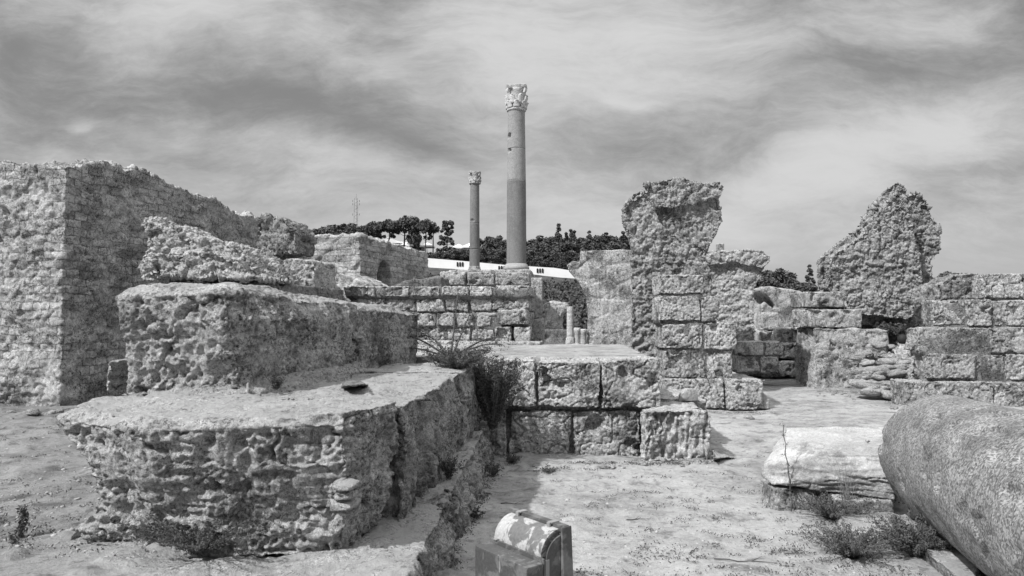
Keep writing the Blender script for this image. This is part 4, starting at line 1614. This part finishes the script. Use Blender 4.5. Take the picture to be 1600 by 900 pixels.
plant_tree('round', 479, 347, 95, 'sparse pale tree rising behind the end of the massive left wall', wide=.7)
for px, yt, Y, wd in ((500, 354, 92, 1.2), (525, 345, 90, 1.2), (540, 342, 94, 1.2), (556, 345, 92, 1.2), (512, 350, 92, 1.0), (532, 343, 93, 1.0), (548, 347, 90, 1.1), (572, 350, 92, 1.0), (521, 352, 88, 1.1), (560, 350, 97, 1.0)):
    plant_tree('round', px, yt, Y, 'dark rounded evergreen in the clump below the lattice mast', 'evergreens below the mast', wide=wd)
plant_tree('pine', 585, 347, 93, 'pine at the right end of the rounded clump below the mast', wide=1.0)
plant_tree('pine', 606, 345, 92, 'pine with two bare stems, second from the rounded clump', wide=.9)
plant_tree('pine', 631, 339, 92, 'tallest flat-topped pine on the ridge, before the white hut', wide=.95)
plant_tree('round', 646, 350, 96, 'dense evergreen between the tallest pine and its slim neighbour', wide=.6)
plant_tree('pine', 664, 345, 91, 'slim pine right of the tallest pine, with one long bare stem', wide=.8)
plant_tree('palm', 676, 347, 94, 'slender palm close behind the slim pine', wide=.9)
plant_tree('tier', 698, 345, 88, 'tiered dark pine standing apart, left of the small column', wide=1.0)
for px, yt in ((716, 382), (725, 386), (686, 391), (645, 391), (655, 393), (668, 392), (677, 394), (700, 391), (708, 389), (732, 390), (742, 392), (752, 392)):
    plant_tree('round', px, yt, 84, 'low dark bush at the foot of the tiered pine', 'bushes below the tiered pine', wide=1.3)
for px, yt, Y, wd in ((760, 359, 92, 1.0), (775, 364, 91, .9), (790, 372, 88, 1), (757, 378, 85, 1.1), (778, 385, 84, 1.1)):
    plant_tree('round', px, yt, Y, 'dark evergreen in the clump showing between the two columns', 'evergreens between the columns', wide=wd)
rnd = random.Random(8)
for i in range(48):
    px = 826 + i * 3.5 + rnd.uniform(-4, 4)
    row_ = i % 4
    yt = (364, 374, 388, 400)[row_] + rnd.uniform(-3, 7)
    plant_tree('round', px, yt, (96, 91, 87, 84)[row_], 'dark evergreen in the dense belt between the tall column and the tallest pier', 'evergreens of the belt right of the tall column', wide=1.1)
plant_tree('cypress', 873.5, 348, 94, 'single thin pointed cypress rising above the dense belt', wide=1.0)
for px, yt in ((892, 357), (898, 359), (885, 362)):
    plant_tree('cypress', px, yt, 95, 'blunt dark cypress in the cluster right of the pointed cypress', 'blunt cypresses above the belt', wide=1.0)
plant_tree('conifer', 921, 359, 95, 'narrow spiky conifer above the middle of the dense belt', wide=1.0)
plant_tree('conifer', 948, 362, 95, 'ragged conifer above the right part of the dense belt', wide=1.2)
plant_tree('conifer', 974, 360, 94, 'conifer half hidden by the left edge of the tallest pier', wide=1.2)
for px, yt, Y, wd in ((1196, 424, 60, 1.2), (1212, 415, 62, 1.1), (1228, 420, 62, 1.1), (1244, 432, 60, 1.2), (1258, 440, 58, 1.3)):
    plant_tree('round', px, yt, Y, 'bushy evergreen in the clump between flared pier and leaning mass', 'bushy trees right of the flared pier', wide=wd)
plant_tree('conifer', 1266, 412, 62, 'small pointed conifer just left of the leaning mass', wide=1.0)
for px, yt in ((1470, 420), (1482, 419), (1494, 422)):
    plant_tree('round', px, yt, 60, 'dark bush peeping out right of the leaning mass', 'bushes right of the leaning mass', wide=1.0)

# scrub on the slopes seen through the gaps
rng = np.random.default_rng(5)
pts = []
for i in range(2600):
    Y = rng.uniform(27, 80)
    px = rng.uniform(560, 1010) if i % 3 else rng.uniform(1180, 1620)
    x = (px - 800) / FPX * Y
    r = rng.uniform(.25, .8)
    z = gz(x, Y)
    if (Y > 68 and px < 905) or (rng.random() < .3 and Y > 50):
        continue
    d = rng.normal(size=(26, 3))
    d /= np.linalg.norm(d, axis=1)[:, None]
    d *= r * rng.uniform(.4, 1, 26)[:, None]
    d[:, 2] = np.abs(d[:, 2]) * .9
    pts.append(np.array([x, Y, z]) + d)
V, F = leaves(np.vstack(pts), .13, rng, .6)
o = link('hillside_scrub', mesh_np('hillside_scrub', V, F, M_LEAFM))
tag(o, 'low dark scrub covering the slope behind the ruins', 'scrub', kind='stuff')

# ------------------------------------------------------------------ far white walls, tents, mast
C = W(770, 500, 80)
root = thing('white_wall', 'long sloping whitewashed wall with groups of three small windows, behind the columns', 'white wall', W(770, 425, 80))
Fz = Vector((1, 0, 0))


def far_poly(name, poly, Y, th, mat, parent):
    V, F_ = prism([W(a, b, Y) - parent.location for a, b in poly], Vector((0, th, 0)))
    return link(name, pmesh(name, V, F_, mat, False), parent)


far_poly('wall_face', [(630, 400), (640, 401), (732, 408.5), (790, 414), (826, 416), (866, 418.5), (888, 422), (899, 428), (903, 434), (896, 436), (857, 436), (800, 445), (700, 445), (630, 435)], 80, .5, M_WHITE, root)
for gx, gy in ((645, 404.5), (711, 409), (776, 415), (836, 419)):
    for k in range(3):
        x0 = gx + 2.5 + k * 4.0
        far_poly('window', [(x0, gy + 1.2), (x0 + 1.4, gy), (x0 + 2.8, gy + 1.2), (x0 + 2.8, gy + 7.5), (x0, gy + 7)], 79.95, .03, M_HOLE, root)
root = thing('white_hut', 'low white building with a flat front behind the ridge pines', 'building', W(625, 393, 97))
far_poly('hut_wall', [(588, 380), (640, 381), (664, 383), (666, 398), (588, 398)], 97, 3, M_WHITE, root)
far_poly('roof_slab', [(592, 377), (605, 371), (625, 377), (640, 379.6), (588, 379.6)], 96.8, 3, M_WHITE, root)
for px, py, w, lab in ((636, 379, 11, 'white peaked tent roof over the white building, under the tallest pine'),
                       (668, 380, 11, 'white peaked tent roof right of the white building'),
                       (717, 382, 9, 'small white peaked roof right of the tiered pine'),
                       (733, 381, 10, 'white peaked roof just left of the small column')):
    Yt = 96 if px < 700 else 98
    b0 = W(px, py + 7, Yt)
    s = Yt / FPX
    V = [(-w * s, -w * s, 0), (w * s, -w * s, 0), (w * s, w * s, 0), (-w * s, w * s, 0),
         (-w * s, -w * s, 2.2 * s), (w * s, -w * s, 2.2 * s), (w * s, w * s, 2.2 * s), (-w * s, w * s, 2.2 * s), (0, 0, 8 * s)]
    F_ = [(3, 2, 1, 0), (0, 1, 5, 4), (1, 2, 6, 5), (2, 3, 7, 6), (3, 0, 4, 7), (4, 5, 8), (5, 6, 8), (6, 7, 8), (7, 4, 8)]
    o = link('tent_roof', pmesh('tent_roof', V, F_, M_WHITE, False), loc=b0)
    tag(o, lab, 'tent')

Ym = 130
root = thing('lattice_mast', 'thin lattice radio mast rising behind the rounded evergreens', 'radio mast', W(556, 400, Ym))
def mz(py):
    return W(556, py, Ym).z - root.location.z
paths, rad = [], []
for sx, sy in ((-1, -1), (1, -1), (0, 1)):
    paths.append([(sx * .42, sy * .42, -2), (sx * .30, sy * .3, mz(310))])
    rad.append((.045, .04))
z = 0.0
k = 0
while z < mz(310) - .6:
    w0, w1 = .38, .38
    s = 1 if k % 2 else -1
    paths.append([(s * w0, -w0, z), (-s * w1, -w1, z + .6)])
    rad.append((.03, .03))
    paths.append([(s * w0, -w0, z), (0, w1, z + .6)])
    rad.append((.03, .03))
    z += .6
    k += 1
tv, tf = tubes(paths, rad, 4)
link('lattice', mesh_np('lattice', tv, tf, M_STEEL), root)
tv, tf = tubes([[(0, 0, mz(312)), (0, 0, mz(303))], [(-.25, 0, mz(312)), (-.25, 0, mz(307))]], [(.035, .02), (.03, .02)], 5)
link('aerial', mesh_np('aerial', tv, tf, M_STEEL), root)
for py in (318, 313, 334):
    for sx in (-.62, .62):
        tv, tf = tubes([[(sx, -.3, mz(py + 3)), (sx, -.3, mz(py))]], [(.07, .07)], 6)
        link('antenna_panel', mesh_np('antenna_panel', tv, tf, M_STEEL), root)

Yq = 40
root = thing('ruined_stub', 'small far tapered stone stub peeping over the flared pier', 'stone stub', W(1127, 400, Yq))
stone('stub_shaft', [PR([(1121, 380), (1132, 380), (1130, 440), (1123, 440)], Yq, .4, 0)], .05, d_ashlar(.5), M_ASH, root)

# ------------------------------------------------------------------ plants near the camera
def weed(name, label, cat, base, h, nstem, spread, seed, leafsz=.02, per=60, r=.004, mat_l=None, mat_s=None, droop=0.0, group=None, leafup=.3):
    rng = np.random.default_rng(seed)
    rd = random.Random(seed)
    root = thing(name, label, cat, base, group)
    paths, rad, pts = [], [], []
    for i in range(nstem):
        a = rd.uniform(0, 6.28)
        sp = spread * rd.uniform(.2, 1)
        hh = h * rd.uniform(.6, 1)
        pth = []
        for t in np.linspace(0, 1, 7):
            pth.append((sp * math.cos(a) * t ** 1.3 + rd.uniform(-.01, .01), sp * math.sin(a) * t ** 1.3 + rd.uniform(-.01, .01), hh * (t - droop * t * t)))
        paths.append(pth)
        rad.append((r, r * .3))
        pp = np.array(pth)
        ts = rng.uniform(.5, 6, per)
        i0 = np.minimum(ts.astype(int), 5)
        fr = (ts - i0)[:, None]
        q = pp[i0] * (1 - fr) + pp[i0 + 1] * fr
        q = q + rng.normal(scale=leafsz * .8, size=q.shape)
        pts.append(q)
    tv, tf = tubes(paths, rad, 4)
    link('stems', mesh_np('stems', tv, tf, mat_s or M_STRAW, True), root)
    if per:
        V, F = leaves(np.vstack(pts), leafsz, rng, .35, leafup)
        link('foliage', mesh_np('foliage', V, F, mat_l or M_LEAFN), root)
    return root


q = G(33, 845, .28)
weed('horseweed', 'single upright leafy weed on the ground at the far left', 'weed', q, .26, 1, .01, 3, .016, 240, .005, M_LEAFN, M_LEAFN, leafup=1.2)
weed('horseweed', 'small bent sprout just left of the single upright weed', 'weed', G(22, 852, .28), .10, 2, .05, 4, .012, 60, .003, M_LEAFN, M_LEAFN, leafup=.8)
weed('shrub', 'tangled low bush with dry twigs at the foot of the huge foreground block', 'bush', G(315, 868, .30), .26, 70, .46, 5, .009, 150, .0025, M_LEAFN, M_STRAW)
weed('shrub', 'dark shrub with pale twigs filling the corner left of the near two-course wall', 'bush', Vector((-.22, 8.0, .35)), .85, 80, .42, 6, .018, 240, .004, M_LEAFM, M_STRAW)
weed('shrub', 'dark twiggy growth hanging over the terrace edge above the corner shrub', 'bush', Vector((-.62, 7.7, 1.0)), .30, 70, .5, 7, .015, 160, .003, M_LEAFM, M_STRAW)
weed('tuft', 'small dark tuft under the overhang of the pitted square block', 'weed', G(432, 608, 1.08), .10, 20, .09, 8, .010, 40, .002, M_LEAFM, M_LEAFM)
weed('tuft', 'dark weed tuft growing in the crack of the long step, below the fluted block', 'weed', Vector((-.50, 5.6, .36)), .16, 26, .16, 9, .011, 50, .002, M_LEAFM, M_STRAW)
weed('tuft', 'weed tuft on the sand at the foot of the shaded step, near its middle', 'weed', G(772, 742, 0), .12, 22, .18, 10, .012, 40, .002, M_LEAFM, M_LEAFM)
weed('tuft', 'weed tuft on the sand at the foot of the shaded step, nearest the floodlight', 'weed', G(742, 812, 0), .09, 18, .13, 11, .010, 36, .002, M_LEAFM, M_LEAFM)
weed('tuft', 'weed tuft between shaded step and the two-course wall', 'weed', G(800, 722, 0), .08, 24, .2, 12, .012, 36, .002, M_LEAFM, M_LEAFM)
weed('tuft', 'broad patch of weeds on the sand in front of the near two-course wall', 'weed', G(858, 738, 0), .05, 26, .28, 13, .011, 30, .002, M_LEAFM, M_LEAFM)
# arching dry plant on the terrace
root = thing('dry_plant', 'dead plant with long arching branches on the terrace above the corner shrub', 'dry plant', Vector((-.78, 9.0, 1.1)))
paths, rad = [], []
for a, ln, hh in ((math.pi, .85, .32), (math.pi * .96, .6, .4), (0.1, .75, .28), (.0, .5, .12), (.9, .4, .62), (2.6, .5, .3), (-.3, .7, .2), (1.3, .3, .9), (3.4, .7, .15)):
    paths.append([(math.cos(a) * ln * t, math.sin(a) * ln * t * .6, hh * math.sin(min(t * 1.9, 2.3)) if ln > .45 else hh * t) for t in np.linspace(0, 1, 9)])
    rad.append((.016, .006))
tv, tf = tubes(paths, rad, 5)
link('branches', mesh_np('branches', tv, tf, M_BARK, True), root)
rng = np.random.default_rng(3)
pp = np.array([p for pa in paths for p in pa])
pp = np.repeat(pp, 22, 0) + rng.normal(scale=.035, size=(len(pp) * 22, 3))
V, F = leaves(pp, .018, rng, .3)
link('withered_leaves', mesh_np('withered_leaves', V, F, M_LEAFM), root)
for px, pt, lab in ((1206 + 18, 664, 'tall thin dark stalk standing before the left end of the marble block'),
                    (1356, 690, 'twisted dark stalk before the right end of the marble block'),
                    (1293, 722, 'short dry sprig before the middle of the marble block')):
    b0 = G(px + 14, 800 if px < 1300 else 788, 0)
    top = W(px, pt, b0.y)
    root = thing('dry_stalk', lab, 'dry stalk', b0)
    rd = random.Random(px)
    d = top - b0
    pth = [tuple(d * t + Vector((rd.uniform(-.012, .012), 0, 0))) for t in np.linspace(0, 1, 10)]
    tv, tf = tubes([pth], [(.006, .003)], 5)
    link('stem', mesh_np('stem', tv, tf, M_BARK, True), root)
    pp = np.repeat(np.array(pth[2:]), 12, 0)
    pp += rng.normal(scale=.012, size=pp.shape)
    V, F = leaves(pp, .010, rng, .4)
    link('seed_heads', mesh_np('seed_heads', V, F, M_LEAFN), root)
weed('grass_clump', 'clump of tall dry grass leaning on the middle of the marble block', 'grass clump', G(1325, 808, 0), .48, 40, .12, 21, .01, 0, .0022, None, M_STRAW)
weed('shrub', 'dark weeds under the front edge of the white marble block', 'bush', G(1300, 812, 0), .20, 80, .42, 22, .010, 130, .002, M_LEAFN, M_STRAW)
weed('shrub', 'weedy thicket around the half sunken stone before the granite drum', 'bush', G(1330, 872, 0), .20, 110, .36, 23, .009, 130, .0022, M_LEAFN, M_STRAW)
weed('shrub', 'grassy weeds under the belly of the granite drum', 'bush', G(1430, 872, 0), .26, 110, .32, 24, .010, 120, .002, M_LEAFN, M_STRAW)
weed('shrub', 'dark bush in the hollow beneath the great leaning mass', 'bush', W(1396, 530, 17.9), .45, 50, .5, 25, .045, 60, .006, M_LEAFD, M_BARK)

# gravel and ground weeds
def scatter(n, px0, px1, py0, py1, rng, z=0.0):
    out = []
    for i in range(n):
        px = rng.uniform(px0, px1)
        py = py0 + (py1 - py0) * rng.random() ** .8
        q = G(px, py, 0)
        out.append((q.x, q.y))
    a = np.array(out)
    h = ground_h(a[:, 0], a[:, 1])
    return np.column_stack([a, h])


rng = np.random.default_rng(12)
S1 = scatter(2600, 760, 1500, 640, 990, rng)
S2 = scatter(1500, -100, 330, 650, 960, rng)
S3 = scatter(900, 1100, 1400, 590, 720, rng)
S = np.vstack([S1, S2, S3])
bm = bmesh.new()
bmesh.ops.create_icosphere(bm, subdivisions=1, radius=1)
bm.verts.ensure_lookup_table()
IV = np.array([v.co[:] for v in bm.verts])
IF = np.array([[v.index for v in f.verts] for f in bm.faces])
bm.free()
n = len(S)
sz = .0035 + .014 * rng.random(n) ** 4
sz[:60] *= 1.9
sz[2600:2700] *= 1.9
VV = IV[None] * sz[:, None, None] * rng.uniform(.6, 1.4, (n, 1, 3)) * (1 + .25 * rng.normal(size=(n, len(IV), 1))) * np.array([1, 1, .6])
VV = VV + S[:, None, :]
FF = IF[None] + (np.arange(n) * len(IV))[:, None, None]
o = link('gravel', mesh_np('gravel', VV.reshape(-1, 3), FF.reshape(-1, 3), m_plain('gravel_stone', .34, .9, .35, 30, 0)))
tag(o, 'small stones and grit scattered over the sandy ground', 'gravel', kind='stuff')

ctrs = []
for i in range(330):
    px = 850 + 600 * rng.random()
    py = 700 + 210 * rng.random() ** .7
    if px < 1000 and rng.random() < .5:
        continue
    ctrs.append((px, py))
for i in range(160):
    ctrs.append((rng.uniform(-30, 330), rng.uniform(660, 960)))
for x0, y0, x1, y1, nn_ in ((1275, 606, 1345, 612, 30), (1385, 628, 1600, 662, 90), (1036, 640, 1200, 641, 40), (790, 722, 1115, 724, 90), (700, 890, 775, 730, 80), (0, 646, 100, 650, 60)):
    for i in range(nn_):
        t = rng.random()
        ctrs.append((x0 + (x1 - x0) * t + rng.uniform(-3, 3), y0 + (y1 - y0) * t + rng.uniform(-1, 4)))
pts = []
for px, py in ctrs:
    q = G(px, py, 0)
    if abs(vn(np.array([[q.x * 1.3, q.y * 1.3, 0]]), 4)[0]) > .55:
        continue
    k = rng.integers(8, 34)
    a = np.column_stack([q.x + rng.normal(scale=.035, size=k), q.y + rng.normal(scale=.03, size=k)])
    h = ground_h(a[:, 0], a[:, 1]) + rng.uniform(.002, .018, k)
    pts.append(np.column_stack([a, h]))
V, F = leaves(np.vstack(pts), .008, rng, .5)
o = link('ground_weeds', mesh_np('ground_weeds', V, F, M_LEAFN))
tag(o, 'tiny creeping weeds dotted over the sand', 'weeds', kind='stuff')

rd = random.Random(77)
feet = [((1275, 606), (1340, 612)), ((1392, 632), (1600, 668)), ((1036, 642), (1200, 641)), ((800, 722), (1110, 726)), ((705, 885), (772, 735)), ((10, 650), (90, 652)), ((130, 850), (300, 880))]
for i in range(64):
    (x0, y0), (x1, y1) = feet[i % len(feet)]
    t = rd.random()
    sgn = rd.uniform(1, 14)
    q = G(x0 + (x1 - x0) * t, y0 + (y1 - y0) * t + sgn, .25 if x0 < 300 else 0)
    sz_ = rd.uniform(.03, .11) * (1.0 if q.y > 6 else .55)
    q.z = gz(q.x, q.y) + sz_ * .12
    if -2.9 < q.x < -.3 and q.y < 8.3:
        continue
    o = link('loose_stone', PEB[i % 5], loc=q)
    o.scale = (sz_ * 1.3, sz_, sz_)
    o.rotation_euler = (rd.uniform(-.3, .3), rd.uniform(-.3, .3), rd.uniform(0, 6))
    tag(o, 'small loose stone lying on the sand near the foot of a wall', 'stone', 'small loose stones along the wall feet')
rd = random.Random(31)
for px, py, ln, an in ((1085, 862, .14, .9), (1165, 880, .40, -.25), (800, 790, .2, -.2), (990, 815, .12, .2), (1010, 770, .10, 2.6), (1240, 870, .13, .1)):
    q = G(px, py, 0)
    pth = []
    for t in np.linspace(-.5, .5, 6):
        x, y = q.x + ln * t * math.cos(an), q.y + ln * t * math.sin(an) + rd.uniform(-.006, .006)
        pth.append((x, y, gz(x, y) + .007 + rd.uniform(0, .006)))
    pth = [tuple(Vector(p) - q) for p in pth]
    tv, tf = tubes([pth, [pth[3], tuple(Vector(pth[4]) + Vector((.01, ln * .2, .01)))]], [(.005, .002), (.003, .001)], 5)
    o = link('twig', mesh_np('twig', tv, tf, M_BARK, True), loc=q)
    tag(o, 'thin dry twig lying on the bare sand', 'twig', 'twigs lying on the sand')

# ------------------------------------------------------------------ seated person beyond the collapse
def person():
    base = W(1411, 581, 17.2)
    root = thing('person', 'dark-haired person in a pale patterned top, sitting bent forward beyond the fallen stones', 'person', base)
    me = bpy.data.meshes.new('body')
    J = {'pelvis': (0, 0, .12), 'belly': (0, -.03, .30), 'chest': (0, -.08, .48), 'neck': (0, -.13, .60), 'head0': (0, -.16, .68), 'head1': (0, -.18, .78),
         'shL': (-.17, -.09, .53), 'elL': (-.24, -.28, .34), 'haL': (-.14, -.48, .30), 'shR': (.17, -.09, .53), 'elR': (.24, -.28, .34), 'haR': (.14, -.48, .30),
         'hiL': (-.10, -.02, .10), 'knL': (-.13, -.44, .16), 'anL': (-.13, -.50, -.24), 'toL': (-.13, -.66, -.28),
         'hiR': (.10, -.02, .10), 'knR': (.13, -.44, .16), 'anR': (.13, -.50, -.24), 'toR': (.13, -.66, -.28)}
    Rr = {'pelvis': .13, 'belly': .12, 'chest': .13, 'neck': .055, 'head0': .085, 'head1': .09, 'sh': .07, 'el': .045, 'ha': .035, 'hi': .09, 'kn': .065, 'an': .042, 'to': .035}
    E = [('pelvis', 'belly'), ('belly', 'chest'), ('chest', 'neck'), ('neck', 'head0'), ('head0', 'head1')]
    for s in 'LR':
        E += [('chest', 'sh' + s), ('sh' + s, 'el' + s), ('el' + s, 'ha' + s), ('pelvis', 'hi' + s), ('hi' + s, 'kn' + s), ('kn' + s, 'an' + s), ('an' + s, 'to' + s)]
    keys = list(J)
    me.from_pydata([J[k] for k in keys], [(keys.index(a), keys.index(b)) for a, b in E], [])
    ob = link('body', me, root)
    md = ob.modifiers.new('skin', 'SKIN')
    sv = me.skin_vertices[0].data if me.skin_vertices else None
    if sv is None:
        bm = bmesh.new()
        bm.from_mesh(me)
        bm.verts.layers.skin.verify()
        bm.to_mesh(me)
        bm.free()
        sv = me.skin_vertices[0].data
    for i, k in enumerate(keys):
        r = Rr.get(k) or Rr[k[:2]]
        sv[i].radius = (r, r * .85)
        sv[i].use_root = (k == 'pelvis')
    ss = ob.modifiers.new('sub', 'SUBSURF')
    ss.levels = ss.render_levels = 2
    me.materials.append(m_plain('pale_patterned_cloth', .30, .9, .9, 16, 0))
    bm = bmesh.new()
    bmesh.ops.create_uvsphere(bm, u_segments=20, v_segments=14, radius=.115)
    for v in bm.verts:
        v.co.z *= 1.12
        v.co += Vector((0, -.155, .785))
    hm = bpy.data.meshes.new('hair')
    bm.to_mesh(hm)
    bm.free()
    hm.polygons.foreach_set('use_smooth', np.ones(len(hm.polygons), bool))
    hm.materials.append(m_plain('dark_hair', .03, .6, .3, 40, 0))
    link('hair', hm, root)
    root.rotation_euler = (0, 0, math.radians(150))
    o = stone('seat_stone', [obox(base + Vector((-.3, -.25, -1.1)), Vector((1, 0, 0)), Vector((0, 1, 0)), 1.1, .6, .5)], .04, d_ashlar(.3), M_ASH)
    tag(o, 'block the bent-forward person is sitting on', 'stone block')


person()
